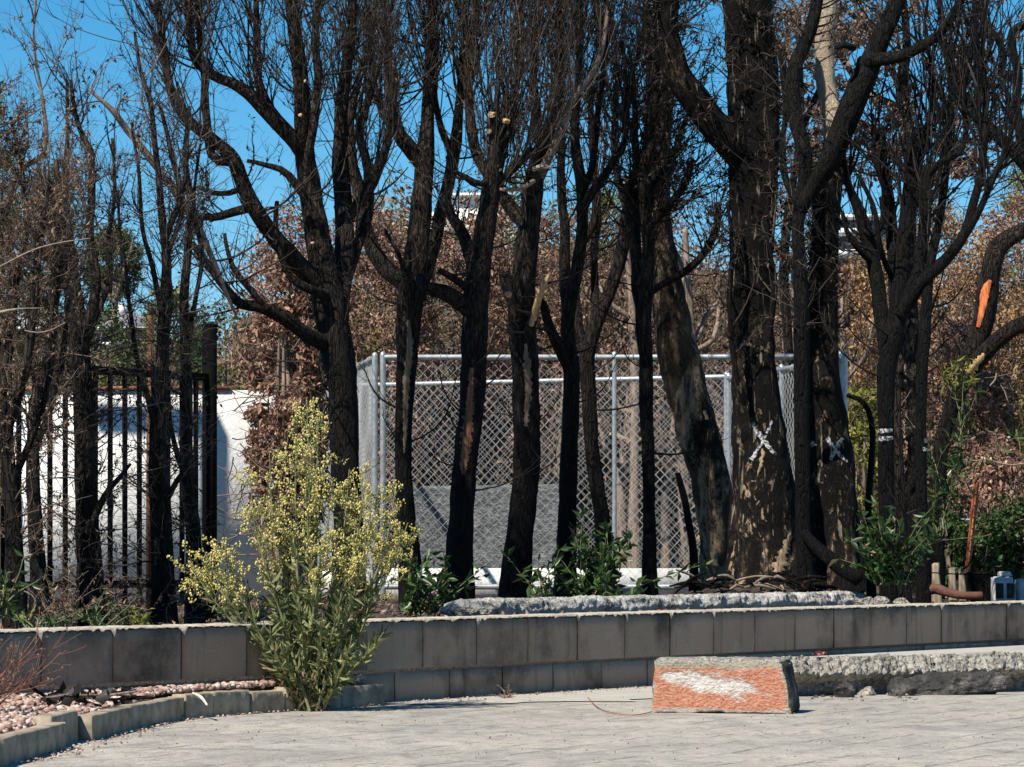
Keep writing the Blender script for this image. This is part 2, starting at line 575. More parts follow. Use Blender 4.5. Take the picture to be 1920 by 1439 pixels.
for ix in range(GZ.shape[0]):
    for iy in range(GZ.shape[1]):
        s_ = 0.02 + 0.006 * max(0, GY[ix, iy] - 30)
        GZ[ix, iy] += s_ * mnoise.noise(Vector((GX[ix, iy] * 0.8, GY[ix, iy] * 0.8, 0))) + s_ * 0.6 * mnoise.noise(Vector((GX[ix, iy] * 3, GY[ix, iy] * 3, 2)))
GZ[:, 0] = 0.25
idx = np.arange(GZ.size).reshape(GZ.shape)
GQ = np.stack([idx[:-1, :-1], idx[1:, :-1], idx[1:, 1:], idx[:-1, 1:]], -1).reshape(-1, 4)
ground = link('ground', raw_mesh('ground', np.stack([GX, GY, GZ], -1).reshape(-1, 3), GQ, smooth=True), soil_m.m)
tag(ground, kind='structure')

# driveway: ash-dusted concrete with a faint diagonal stamped pattern
dm = Mat('ash_dusted_driveway', 0.9, 0.2)
n1 = dm.noise(1.1, 6, 0.65)
n2 = dm.noise(7, 6, 0.7, dm.co((1, 0.45, 1)))
n3 = dm.noise(85, 3, 0.7)
base = dm.ramp(n1, [(0.3, (0.33, 0.298, 0.252)), (0.5, (0.43, 0.388, 0.33)), (0.7, (0.51, 0.455, 0.38))])
n4 = dm.noise(10, 8, 0.82, dm.co((1, 0.42, 1)), 0.6)
base = dm.mix(dm.ramp(n4, [(0.38, 0.7), (0.5, 0.0)]), base, (0.2, 0.19, 0.175))
base = dm.mix(dm.ramp(n4, [(0.54, 0.0), (0.72, 0.65)]), base, (0.6, 0.58, 0.54))
base = dm.mix(dm.math('MULTIPLY', dm.ramp(n2, [(0.44, 0.0), (0.64, 1.0)]), 0.4), base, (0.3, 0.285, 0.27))
base = dm.mix(dm.math('MULTIPLY', dm.ramp(n3, [(0.48, 0.0), (0.75, 1.0)]), 0.55), base, (0.18, 0.17, 0.155))
brk = dm.n('ShaderNodeTexBrick')
cm = dm.n('ShaderNodeTexCoord')
mp = dm.n('ShaderNodeMapping')
mp.inputs['Rotation'].default_value = (0, 0, math.radians(-66))
dm.l(cm.outputs['Object'], mp.inputs[0])
wob = dm.n('ShaderNodeMixRGB')
wob.blend_type = 'ADD'
wob.inputs[0].default_value = 0.06
nz = dm.n('ShaderNodeTexNoise')
nz.inputs['Scale'].default_value = 4
dm.l(mp.outputs[0], nz.inputs[0])
dm.l(mp.outputs[0], wob.inputs[1])
dm.l(nz.outputs['Color'], wob.inputs[2])
dm.l(wob.outputs[0], brk.inputs['Vector'])
brk.inputs['Scale'].default_value = 1.0
brk.inputs['Brick Width'].default_value = 0.46
brk.inputs['Row Height'].default_value = 0.19
brk.inputs['Mortar Size'].default_value = 0.009
brk.inputs['Mortar Smooth'].default_value = 0.6
jo = dm.math('MULTIPLY', brk.outputs['Fac'], dm.ramp(dm.noise(3.1, 6, 0.7), [(0.42, 0.0), (0.62, 1.0)]))
base = dm.mix(dm.math('MULTIPLY', jo, 0.65), base, (0.12, 0.115, 0.11))
wh = dm.ramp(dm.noise(2.0, 5, 0.7, dm.co((0.55, 1.4, 1))), [(0.6, 0.0), (0.78, 0.7)])
base = dm.mix(wh, base, (0.6, 0.57, 0.53))
sk = dm.ramp(dm.noise(1.7, 6, 0.7, dm.co((0.8, 1, 1)), 0.8), [(0.54, 0.0), (0.68, 0.8)])
base = dm.mix(sk, base, (0.21, 0.2, 0.188))
sp = dm.ramp(dm.noise(38, 6, 0.85, dm.co((1, 0.6, 1))), [(0.56, 0.0), (0.66, 0.8)])
base = dm.mix(sp, base, (0.13, 0.12, 0.11))
dm.color(base)
dm.bump(dm.math('SUBTRACT', dm.math('ADD', dm.math('MULTIPLY', n2, 0.8), dm.math('MULTIPLY', n3, 0.5)), dm.math('MULTIPLY', jo, 0.6)), 0.9, 0.02)
c0, c1 = wp(-90), wp(330)
dV = np.array([(c0[0], c0[1], 0), (c1[0], c1[1], 0), (c1[0] + 250, c1[1] - 150, 0), (c0[0] + 250, c0[1] - 150, 0)])
dV[:2, :2] -= WN * 0.05
drive = link('driveway', raw_mesh('driveway', dV, [(0, 3, 2, 1)]), dm.m)
tag(drive, kind='structure')

# pale clean concrete apron strip along the wall foot
am = Mat('bleached_concrete_apron', 0.9, 0.2)
a1 = am.noise(5, 6, 0.7)
a2 = am.noise(70, 3, 0.7)
ab = am.ramp(a1, [(0.3, (0.36, 0.33, 0.285)), (0.65, (0.47, 0.44, 0.38))])
soot = am.ramp(am.noise(2.2, 5, 0.7, am.co((1, 0.6, 1))), [(0.6, 0.0), (0.7, 0.75)])
am.color(am.mix(am.math('MULTIPLY', am.ramp(a2, [(0.5, 0.0), (0.8, 1.0)]), 0.4), am.mix(soot, ab, (0.09, 0.085, 0.08)), (0.2, 0.18, 0.16)))
am.bump(a2, 0.6, 0.012)
rng = np.random.default_rng(11)
ap, apb = [], []
for u in np.linspace(-0.35, 8.0, 60):
    w_ = 0.62 + 0.16 * math.sin(u * 2.3) + 0.1 * rng.uniform(-1, 1) - 0.3 * max(0, (0.4 - u))
    ap.append(wp(u, -max(w_, 0.06), 0.004))
    apb.append(wp(u, 0.02, 0.004))
n_ = len(ap)
aQ = [(i, i + 1, n_ + i + 1, n_ + i) for i in range(n_ - 1)]
tag(link('pavement', raw_mesh('pavement', np.array(ap + apb), aQ), am.m), kind='structure')

# ------------------------------------------------------------------ concrete block wall
bm_ = Mat('sooty_concrete_block', 0.92, 0.15)
rb = bm_.objrand()
geo = bm_.n('ShaderNodeNewGeometry').outputs['Position']
bn = bm_.noise(5, 6, 0.65, geo)
bf = bm_.noise(90, 4, 0.7, geo)
bs = bm_.noise(2.1, 6, 0.62, geo)
cb = bm_.mix(rb, (0.265, 0.2, 0.148), (0.325, 0.248, 0.186))
cb = bm_.mix(bm_.ramp(bn, [(0.3, 0.0), (0.7, 0.55)]), cb, (0.34, 0.275, 0.215))
cb = bm_.mix(bm_.math('MULTIPLY', bm_.ramp(bs, [(0.525, 0.0), (0.67, 1.0)]), 0.8), cb, (0.045, 0.038, 0.033))
drip = bm_.noise(1.0, 5, 0.6, None)
mpp = bm_.n('ShaderNodeMapping')
mpp.inputs['Scale'].default_value = (9, 9, 0.7)
bm_.l(geo, mpp.inputs[0])
dr = bm_.noise(1.2, 5, 0.6, mpp.outputs[0])
cb = bm_.mix(bm_.math('MULTIPLY', bm_.ramp(dr, [(0.58, 0.0), (0.68, 1.0)]), 0.5), cb, (0.06, 0.055, 0.05))
cb = bm_.mix(bm_.math('MULTIPLY', bm_.ramp(bf, [(0.55, 0.0), (0.8, 1.0)]), 0.5), cb, (0.4, 0.35, 0.3))
bw_ = bm_.noise(3.4, 6, 0.7, geo)
cb = bm_.mix(bm_.math('MULTIPLY', bm_.ramp(bw_, [(0.58, 0.0), (0.72, 1.0)]), 0.4), cb, (0.5, 0.45, 0.4))
bm_.color(cb)
bm_.bump(bm_.math('ADD', bf, bn), 0.7, 0.012)
MT['mortar'] = simple('dark_mortar', (0.085, 0.07, 0.06), var=0.4, scale=60, bump=0.6)
MT['capstone'] = simple('bleached_mortar_cap', (0.46, 0.4, 0.32), var=0.4, scale=40, bump=0.6)

wall = root('block_wall', wp(0, 0, 0), 'low grey concrete block wall running behind the driveway, soot stained', 'wall', rz=TH)
PITCH = 0.396


def block_mesh(name, L, H, seed, T_=0.19):
    rg = np.random.default_rng(seed)
    nx, nz_ = 8, 5
    ch = 0.006
    xs = np.linspace(0, L, nx)
    zs = np.linspace(0, H, nz_)
    V, Q = [], []
    for j, z in enumerate(zs):
        for i, x in enumerate(xs):
            e = (i in (0, nx - 1)) + (j in (0, nz_ - 1))
            y = 0.0012 * e + rg.uniform(0, 0.002)
            V.append((x + (rg.uniform(-0.002, 0.002) if i not in (0, nx - 1) else 0), y, z - (rg.uniform(0, 0.004) if j == nz_ - 1 else 0)))
    idx = np.arange(nx * nz_).reshape(nz_, nx)
    for j in range(nz_ - 1):
        for i in range(nx - 1):
            Q.append((idx[j, i], idx[j, i + 1], idx[j + 1, i + 1], idx[j + 1, i]))
    b = len(V)
    V += [(0, T_, 0), (L, T_, 0), (L, T_, H), (0, T_, H)]
    T = []
    for i in range(nx - 1):
        T.append((idx[-1, i], idx[-1, i + 1], b + 3 if i < nx // 2 else b + 2))
    T.append((idx[-1, nx // 2], b + 2, b + 3))
    for j in range(nz_ - 1):
        T.append((idx[j + 1, 0], idx[j, 0], b if j < 2 else b + 3))
        T.append((idx[j, -1], idx[j + 1, -1], b + 1 if j < 2 else b + 2))
    T += [(idx[2, 0], b, b + 3), (idx[2, -1], b + 2, b + 1)]
    Q.append((b + 1, b, b + 3, b + 2))
    me = raw_mesh(name, np.array(V), np.array(Q), np.array(T))
    me.materials.append(bm_.m)
    return me


J = 0.006
top_meshes = [block_mesh('block', PITCH - J, 0.193, s) for s in range(6)]
low_meshes = [block_mesh('block', PITCH - J, 0.19, 20 + s) for s in range(6)]
rng = np.random.default_rng(3)
NB0, NB1 = -13, 34
for i in range(NB0, NB1):
    o = link('block', top_meshes[int(rng.integers(6))], None, wall)
    o.location = (i * PITCH + J / 2, rng.uniform(0, 0.004), WTOP - 0.008 - 0.193)
    o = link('block', low_meshes[int(rng.integers(6))], None, wall)
    o.location = (i * PITCH + PITCH * 0.5 + J / 2, rng.uniform(0.002, 0.006), WTOP - 0.012 - 0.193 - 0.007 - 0.19)
b = Buf()
b.add(*box_geo((NB0 * PITCH, 0.013, -0.06), (NB1 * PITCH, 0.18, WTOP - 0.015)))
b.obj('mortar', MT['mortar'], wall)
# ragged mortar wash on top of the wall
cap = Buf()
xs = np.linspace(NB0 * PITCH, NB1 * PITCH, 1100)
fr_ = -0.006 + 0.006 * rng.random(len(xs))
dropz = np.where(rng.random(len(xs)) < 0.06, rng.uniform(0.008, 0.018, len(xs)), rng.uniform(0.003, 0.008, len(xs)))
for k_ in range(len(xs)):
    if abs((xs[k_] / PITCH) - round(xs[k_] / PITCH)) < 0.03 and rng.random() < 0.35:
        dropz[k_] = rng.uniform(0.02, 0.05)
zt = WTOP + rng.uniform(-0.003, 0.003, len(xs))
rows = [np.stack([xs, fr_, WTOP - dropz], 1), np.stack([xs, fr_ + 0.002, zt], 1), np.stack([xs, np.full_like(xs, 0.195), zt], 1), np.stack([xs, np.full_like(xs, 0.195), zt * 0 + WTOP - 0.03], 1)]
n_ = len(xs)
Q = []
for r_ in range(3):
    i = np.arange(n_ - 1)
    Q.append(np.stack([r_ * n_ + i, r_ * n_ + i + 1, (r_ + 1) * n_ + i + 1, (r_ + 1) * n_ + i], 1))
cap.add(np.concatenate(rows), np.concatenate(Q))
cap.obj('mortar_cap', MT['capstone'], wall)

# ------------------------------------------------------------------ rough broken concrete
rc = Mat('broken_concrete', 0.95, 0.15)
r1 = rc.noise(8, 6, 0.7)
r2 = rc.noise(55, 4, 0.7)
vc = rc.voro(38)
rcc = rc.ramp(r1, [(0.3, (0.2, 0.18, 0.155)), (0.5, (0.36, 0.335, 0.29)), (0.7, (0.52, 0.48, 0.42))])
rcc = rc.mix(rc.math('MULTIPLY', rc.ramp(r2, [(0.48, 0.0), (0.62, 1.0)]), 0.75), rcc, (0.1, 0.088, 0.076))
rcc = rc.mix(rc.ramp(vc, [(0.1, 0.5), (0.28, 0.0)]), rcc, (0.6, 0.56, 0.5))
rc.color(rcc)
rc.bump(rc.math('ADD', r2, vc), 1.0, 0.02)
MT['rough'] = rc.m
lm_ = Mat('lime_white_concrete', 0.95, 0.12)
l1_ = lm_.noise(7, 6, 0.7, lm_.co((1, 1, 1.6)))
l2_ = lm_.noise(30, 5, 0.7)
lc_ = lm_.ramp(l1_, [(0.36, (0.1, 0.09, 0.08)), (0.46, (0.42, 0.4, 0.36)), (0.65, (0.66, 0.64, 0.6))])
lm_.color(lm_.mix(lm_.math('MULTIPLY', lm_.ramp(l2_, [(0.52, 0.0), (0.68, 1.0)]), 0.6), lc_, (0.14, 0.125, 0.11)))
lm_.bump(lm_.math('ADD', l1_, l2_), 1.0, 0.03)
MT['limy'] = lm_.m
rs = Mat('soot_and_shade_concrete', 0.95, 0.12)  # soot of the rubble; also shade painted on block end and hollows
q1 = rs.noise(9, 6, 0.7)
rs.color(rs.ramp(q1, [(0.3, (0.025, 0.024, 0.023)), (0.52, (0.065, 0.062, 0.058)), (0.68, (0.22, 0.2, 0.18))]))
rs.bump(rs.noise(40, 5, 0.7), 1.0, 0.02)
MT['rough_soot_shade'] = rs.m


def nz3(v, s, seed=0.0):
    return mnoise.noise(Vector((v[0] * s + seed, v[1] * s - seed, v[2] * s + 2 * seed)))


def rough_strip(A, B, prof, n, amp, seed, fine=0.012):
    """Extrude a ragged profile [(out, z)] from A to B (ground points); 'out' points to the camera side."""
    A, B = np.asarray(A, float), np.asarray(B, float)
    t = (B - A) / np.linalg.norm(B - A)
    o = np.array([t[1], -t[0], 0])
    rows = []
    for i in range(n):
        a = A + (B - A) * i / (n - 1)
        row = []
        for j, (s, z) in enumerate(prof):
            p = a + o * s + np.array([0, 0, z])
            if 0 < j < len(prof) - 1:
                big = nz3(p, 5.0, seed) * amp + nz3(p, 13.0, seed + 3) * amp * 0.55
                sm = nz3(p, 40.0, seed + 7) * fine + nz3(p, 90.0, seed + 9) * fine * 0.7
                p = p + o * (big + sm) + np.array([0, 0, (big * 0.35 + sm) * (1 if z < 0.999 * max(q[1] for q in prof) else 0.3)])
            p[2] = max(p[2], -0.02)
            row.append(p)
        rows.append(row)
    V = np.array(rows).reshape(-1, 3)
    m_ = len(prof)
    idx = np.arange(n * m_).reshape(n, m_)
    Q = np.stack([idx[:-1, :-1], idx[1:, :-1], idx[1:, 1:], idx[:-1, 1:]], -1).reshape(-1, 4)
    caps = []
    for r_ in (idx[0], idx[-1]):
        caps += [(r_[0], r_[k], r_[k + 1]) for k in range(1, m_ - 1)]
    return V, Q, np.array(caps)


def dense(prof, k=4):
    out = []
    for (a, b_) in zip(prof[:-1], prof[1:]):
        for i in range(k):
            t = i / k
            out.append((a[0] + (b_[0] - a[0]) * t, a[1] + (b_[1] - a[1]) * t))
    out.append(prof[-1])
    return out


# raised slab with broken front edge, right side of the driveway
kA = np.array([Xat(1455, 14.9), 14.9, 0.0])
kB = np.array([Xat(2120, 15.75), 15.75, 0.0])
kr = root('broken_kerb', (kA + kB) / 2, 'broken concrete kerb with crumbling edge along the right of the driveway', 'kerb')
V, Q, T = rough_strip(kA, kB, dense([(-0.09, 0.15), (0.0, 0.168), (0.035, 0.15), (0.075, 0.095), (0.05, 0.075), (0.0, 0.05), (-0.03, 0.0)], 5), 520, 0.036, 1.3, 0.017)
bb = Buf()
bb.add(V, Q, T)
bb.obj('crumbled_edge', MT['rough'], kr, kr.location)
# the slab top behind the edge up to the wall
sl = []
for t in np.linspace(0, 1, 60):
    a = kA + (kB - kA) * t
    sl.append((a[0], a[1] + 0.03, 0.163))
bk = []
for t in np.linspace(0, 1, 60):
    px = 1480 + 760 * t
    u = ((14.5 * 4522 / (5317 - px)) - 14.5) / WD[1]
    p = wp(u, 0.0, 0.158)
    bk.append((p[0] + WN[0] * 0.004, p[1] + WN[1] * 0.004, 0.1))
sV = np.array(sl + bk)
sb = Buf()
sb.add(sV, [(i, i + 1, 61 + i, 60 + i) for i in range(59)])
# left end face of the slab
e0, e1 = sV[0], sV[60]
sb.add(np.array([e0, e1, (e1[0], e1[1], 0), (e0[0], e0[1], 0)]), [(0, 1, 2, 3)])
sb.obj('slab_top', am.m, kr, kr.location)
# soot-black broken facets lying against the kerb


def chunk_mesh(name, size, seed, sub=3, flat=0.35, mat=None):
    import bmesh
    b_ = bmesh.new()
    bmesh.ops.create_icosphere(b_, subdivisions=sub, radius=1.0)
    rg = np.random.default_rng(seed)
    planes = [Vector(rg.normal(0, 1, 3)).normalized() for _ in range(9)]
    dist = rg.uniform(0.5, 0.85, 9)
    for v in b_.verts:
        c = v.co.copy()
        for pl, d_ in zip(planes, dist):
            k = c.dot(pl)
            if k > d_:
                c -= pl * (k - d_)
        c *= 1 + 0.12 * nz3(c, 2.2, seed) + 0.07 * nz3(c, 6, seed) + 0.05 * nz3(c, 15, seed) + (0.09 * nz3(c, 5, seed + 5) + 0.05 * nz3(c, 28, seed + 6) if size[0] > 0.1 else 0)
        v.co = Vector((c.x * size[0], c.y * size[1], c.z * size[2]))
    me = bpy.data.meshes.new(name)
    b_.to_mesh(me)
    b_.free()
    if mat:
        me.materials.append(mat)
    return me


def chunk(px, py, size, seed, mat, label, name='concrete_chunk', cat='rubble', z=None, D=None, rz=0.0, group=None):
    D = D or F * ZC / (py - HY)
    p = P(px, py, D)
    o = link(name, chunk_mesh(name, size, seed, 5 if size[0] > 0.1 else 4 if size[0] > 0.03 else 2, mat=mat), None)
    o.location = (p[0], p[1], (p[2] if z is None else z) + size[2] * 0.45)
    o.rotation_euler = (0, 0, rz)
    tag(o, label, cat, group)
    return o


# ------------------------------------------------------------------ orange painted concrete block
om = Mat('flaking_orange_paint', 0.9, 0.15)
ov = om.co((1, 1, 1))
on = om.noise(9, 6, 0.7, om.co((1, 1, 2.2)))
of = om.noise(70, 4, 0.7, om.co((1, 1, 1.6)))
oc = om.ramp(of, [(0.32, (0.36, 0.15, 0.09)), (0.45, (0.55, 0.225, 0.135)), (0.58, (0.62, 0.3, 0.2)), (0.7, (0.68, 0.48, 0.38))])
sep = om.n('ShaderNodeSeparateXYZ')
om.l(om.n('ShaderNodeTexCoord').outputs['Object'], sep.inputs[0])
# bare patch: an irregular worn blotch running across the middle of the face
ex = om.math('ABSOLUTE', om.math('DIVIDE', om.math('ADD', sep.outputs[0], 0.03), 0.22))
ez = om.math('ABSOLUTE', om.math('DIVIDE', om.math('SUBTRACT', sep.outputs[2], om.math('SUBTRACT', 0.108, om.math('MULTIPLY', sep.outputs[0], 0.16))), 0.05))
blot = om.math('SUBTRACT', 1.25, om.math('ADD', om.math('POWER', ex, 3), ez))
blot = om.math('ADD', blot, om.math('MULTIPLY', om.math('SUBTRACT', on, 0.5), 3.4))
wearm = om.ramp(blot, [(0.35, 0.0), (0.75, 1.0)])
oc = om.mix(wearm, oc, om.ramp(of, [(0.3, (0.5, 0.42, 0.37)), (0.6, (0.78, 0.72, 0.66))]))
edge = om.math('ADD', om.math('MULTIPLY', om.math('SUBTRACT', on, 0.5), 0.06), sep.outputs[2])
oc = om.mix(om.ramp(edge, [(0.17, 0.0), (0.176, 1.0)]), oc, om.ramp(of, [(0.3, (0.25, 0.22, 0.17)), (0.6, (0.47, 0.42, 0.33))]))
oc = om.mix(om.ramp(edge, [(0.012, 1.0), (0.022, 0.0)]), oc, (0.55, 0.48, 0.42))
xr = om.math('ADD', om.math('MULTIPLY', om.math('SUBTRACT', on, 0.5), 0.12), om.math('ADD', sep.outputs[0], om.math('MULTIPLY', sep.outputs[2], 0.2)))
oc = om.mix(om.ramp(xr, [(0.255, 0.0), (0.262, 1.0)]), oc, om.ramp(of, [(0.3, (0.26, 0.23, 0.18)), (0.6, (0.5, 0.45, 0.36))]))
om.color(oc)
om.bump(om.math('ADD', om.math('ADD', of, on), om.math('MULTIPLY', wearm, -0.5)), 1.0, 0.02)


def rough_box_mesh(name, L, W, H, taper, seed, n=(44, 18, 18), amp=0.006):
    V, Q, index = [], [], {}
    nx, ny, nz_ = n

    def vid(i, j, k):
        key = (i, j, k)
        if key not in index:
            x, y, z = i / nx - 0.5, j / ny - 0.5, k / nz_
            tp = 1 - taper * z
            p = np.array([x * L * (1 - taper * 0.35 * z), y * W * tp, z * H])
            e = sum((i in (0, nx), j in (0, ny), k in (0, nz_)))
            c = np.array([0, 0, H / 2])
            d = p - c
            q = amp * (nz3(p, 9, seed) + 0.7 * nz3(p, 25, seed + 2) + 0.6 * nz3(p, 60, seed + 4))
            p = p + d / (np.linalg.norm(d) + 1e-6) * q
            if e >= 2:
                p -= (d / (np.linalg.norm(d) + 1e-6)) * (0.007 + 0.012 * max(0, nz3(p, 14, seed + 8)))
            if i > nx * 0.86 and k > nz_ * 0.4:   # knocked-off top right corner
                p[0] -= 0.02 * (i / nx - 0.86) / 0.14 * (k / nz_ - 0.4) / 0.6
                p[2] -= 0.012 * ((i / nx - 0.86) / 0.14) ** 2 * (k / nz_ - 0.4) / 0.6
            p[2] = max(p[2], 0.0)
            index[key] = len(V)
            V.append(p)
        return index[key]
    for j in range(ny):
        for i in range(nx):
            Q.append((vid(i, j, nz_), vid(i + 1, j, nz_), vid(i + 1, j + 1, nz_), vid(i, j + 1, nz_)))
    for k in range(nz_):
        for i in range(nx):
            Q.append((vid(i, 0, k), vid(i + 1, 0, k), vid(i + 1, 0, k + 1), vid(i, 0, k + 1)))
            Q.append((vid(i, ny, k + 1), vid(i + 1, ny, k + 1), vid(i + 1, ny, k), vid(i, ny, k)))
        for j in range(ny):
            Q.append((vid(0, j, k + 1), vid(0, j + 1, k + 1), vid(0, j + 1, k), vid(0, j, k)))
            Q.append((vid(nx, j, k), vid(nx, j + 1, k), vid(nx, j + 1, k + 1), vid(nx, j, k + 1)))
    return np.array(V), np.array(Q)


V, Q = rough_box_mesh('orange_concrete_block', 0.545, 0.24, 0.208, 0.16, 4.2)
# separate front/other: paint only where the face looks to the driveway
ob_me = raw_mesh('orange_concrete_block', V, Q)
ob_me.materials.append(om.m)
ob_me.materials.append(MT['rough'])
ob_me.materials.append(MT['rough_soot_shade'])
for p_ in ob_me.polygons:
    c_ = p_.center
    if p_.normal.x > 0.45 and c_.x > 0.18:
        p_.material_index = 2  # right end painted dark for the shade on the side away from the sun
    elif p_.normal.z > 0.55 or p_.normal.y > 0.3 or p_.normal.x < -0.5:
        p_.material_index = 1
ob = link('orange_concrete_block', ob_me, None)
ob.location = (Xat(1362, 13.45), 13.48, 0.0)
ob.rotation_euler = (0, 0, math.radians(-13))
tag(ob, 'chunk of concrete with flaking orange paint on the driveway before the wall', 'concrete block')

chunk(1580, 1308, (0.055, 0.05, 0.05), 31, MT['rough_soot_shade'], 'dark wedge of broken concrete leaning at the kerb foot, nearest the orange block', rz=0.4)
chunk(1628, 1304, (0.05, 0.04, 0.026), 32, MT['rough'], 'pale rounded lump of rubble between the dark wedges at the kerb', rz=0.2)
chunk(1692, 1305, (0.065, 0.05, 0.06), 33, MT['rough_soot_shade'], 'sooty black block of rubble against the middle of the broken kerb', rz=-0.2)
big = chunk(1800, 1304, (0.24, 0.06, 0.085), 37, MT['rough_soot_shade'], 'long soot blackened slab fragment at the right end of the broken kerb', rz=0.05)
big.location.y += 0.05
rng = np.random.default_rng(77)
for i in range(26):
    px_, py_ = rng.uniform(1515, 1730), rng.uniform(1302, 1316)
    s_ = rng.uniform(0.005, 0.014)
    o = chunk(px_, py_, (s_, s_, s_ * 0.7), 100 + i % 5, MT['rough'] if rng.random() < 0.7 else MT['rough_soot_shade'],
              'pebble sized concrete crumb fallen below the broken kerb', 'concrete_crumb', 'rubble', z=0.0, group='concrete crumbs fallen below the broken kerb')

# ------------------------------------------------------------------ weathered concrete edge behind the wall
eA = P(868, 1154, 17.6)
eB = P(1612, 1126, 20.9)
er = root('broken_footing', ((eA[0] + eB[0]) / 2, (eA[1] + eB[1]) / 2, SOIL), 'rough pale broken concrete footing below the burnt tree trunks behind the wall', 'footing')
eA[2] = eB[2] = 0.0
V, Q, T = rough_strip(eA, eB, dense([(-0.14, SOIL - 0.06), (-0.12, 0.35), (-0.02, 0.376), (0.03, 0.36), (0.05, 0.32), (0.03, 0.27), (0.02, 0.2)], 5), 420, 0.03, 6.1, 0.01)
bb = Buf()
bb.add(V, Q, T)
bb.obj('crumbled_edge', MT['limy'], er, er.location)
rng = np.random.default_rng(8)
for k_, (px_, s_) in enumerate([(842, 0.05), (858, 0.07), (880, 0.06), (905, 0.045), (1622, 0.07), (1650, 0.06), (1690, 0.05)]):
    o = chunk(px_, 1150 if px_ < 1000 else 1118, (s_, s_ * 0.8, s_ * 0.6), 140 + k_, MT['rough'],
              ['small grey rock at the left end of the broken footing', 'larger grey rock beside the third trunk foot', 'flat rock on the left tip of the broken footing',
               'rock lying on the footing before the third trunk', 'pale lump at the right end of the broken footing', 'grey lump of rubble below the marked black trunk', 'small rubble lump right of the marked black trunk'][k_],
              'rock', 'rock', z=SOIL, D=17.6 if px_ < 1000 else 20.4)

# ------------------------------------------------------------------ edging kerb and gravel, lower left
em = simple('edging_concrete', (0.29, 0.24, 0.175), var=0.45, scale=14, bump=0.7)
edge_pts = [(Xat(a_, d_), d_) for a_, d_ in ((-95, 9.2), (0, 10.05), (122, 11.0), (172, 11.45), (255, 12.2), (345, 12.92), (400, 13.1), (470, 13.33), (533, 13.52), (640, 13.83), (722, 14.1))]
breaks = [0, 1, 2, 3, 5, 6, 7, 8, 9, 10]
kerb_root = root('edging_kerb', (-1.2, 12.3, 0), 'low curved concrete edging in segments around the gravel bed', 'kerb')
ep = np.array(edge_pts)
rng = np.random.default_rng(21)
for a_, b__ in zip(breaks[:-1], breaks[1:]):
    seg = ep[a_:b__ + 1]
    s = []
    for q0, q1 in zip(seg[:-1], seg[1:]):
        s += [q0 + (q1 - q0) * t for t in np.linspace(0, 1, 14)[:-1]]
    s.append(seg[-1])
    s = np.array(s)
    tdir = np.gradient(s, axis=0)
    tdir /= np.linalg.norm(tdir, axis=1, keepdims=True)
    nrm = np.stack([tdir[:, 1], -tdir[:, 0]], 1)
    s[0] += tdir[0] * 0.006
    s[-1] -= tdir[-1] * 0.006
    off = rng.uniform(-0.003, 0.004)
    h = 0.088 + rng.uniform(-0.008, 0.008)
    if a_ == 2:
        off, h = -0.045, 0.1
    prof = [(0.0, -0.01), (0.0, h * 0.5), (0.0, h - 0.004), (-0.004, h), (-0.056, h), (-0.06, h - 0.004), (-0.06, -0.01)]
    rows = []
    for i in range(len(s)):
        for (o_, z) in prof:
            j_ = 0.003 * nz3((s[i][0], s[i][1], z), 40, 1) + 0.003 * nz3((s[i][0], s[i][1], z), 9, 2)
            p = s[i] + nrm[i] * (o_ + off + j_)
            rows.append((p[0], p[1], z + (j_ if z > 0.03 else 0)))
    m_ = len(prof)
    idx = np.arange(len(s) * m_).reshape(len(s), m_)
    Q = np.stack([idx[:-1, :-1], idx[1:, :-1], idx[1:, 1:], idx[:-1, 1:]], -1).reshape(-1, 4)
    T = [(r_[0], r_[k], r_[k + 1]) for r_ in (idx[0], idx[-1]) for k in range(1, m_ - 1)]
    q = Buf()
    q.add(np.array(rows), Q, np.array(T))
    q.obj('edging_segment', em, kerb_root, kerb_root.location)

# gravel bed base and pebbles
GZ0 = 0.06
poly = [(*(ep[i] + np.array([-0.045, 0.0])), GZ0) for i in range(len(ep))]
inner = []
for p in poly:
    # matching point on the wall foot
    u = (np.array(p[:2]) - W0) @ WD
    w_ = wp(u - 1.2 * max(0, (p[1] < 13) * (13 - p[1]) * 0.5), -0.004, GZ0 + 0.03)
    inner.append(w_)
n_ = len(poly)
gm = simple('gravel_dust', (0.18, 0.13, 0.11), var=0.5, scale=40, bump=0.8)
tag(link('gravel_bed', raw_mesh('gravel_bed', np.array([list(p) for p in poly] + [list(p) for p in inner]), [(i, i + 1, n_ + i + 1, n_ + i) for i in range(n_ - 1)]), gm), kind='structure')
gp = leaf_mat('pink_grey_pebbles', [(0.0, (0.05, 0.042, 0.04)), (0.15, (0.13, 0.09, 0.078)), (0.4, (0.3, 0.18, 0.14)), (0.7, (0.42, 0.3, 0.245)), (1.0, (0.6, 0.52, 0.45))], 0.85, 0.25, 0.0)
ico = []
import bmesh
b_ = bmesh.new()
bmesh.ops.create_icosphere(b_, subdivisions=1, radius=1.0)
IV = np.array([v.co[:] for v in b_.verts])
IT = np.array([[v.index for v in f.verts] for f in b_.faces])
b_.free()
rng = np.random.default_rng(9)
gb = Buf()
cnt = 0
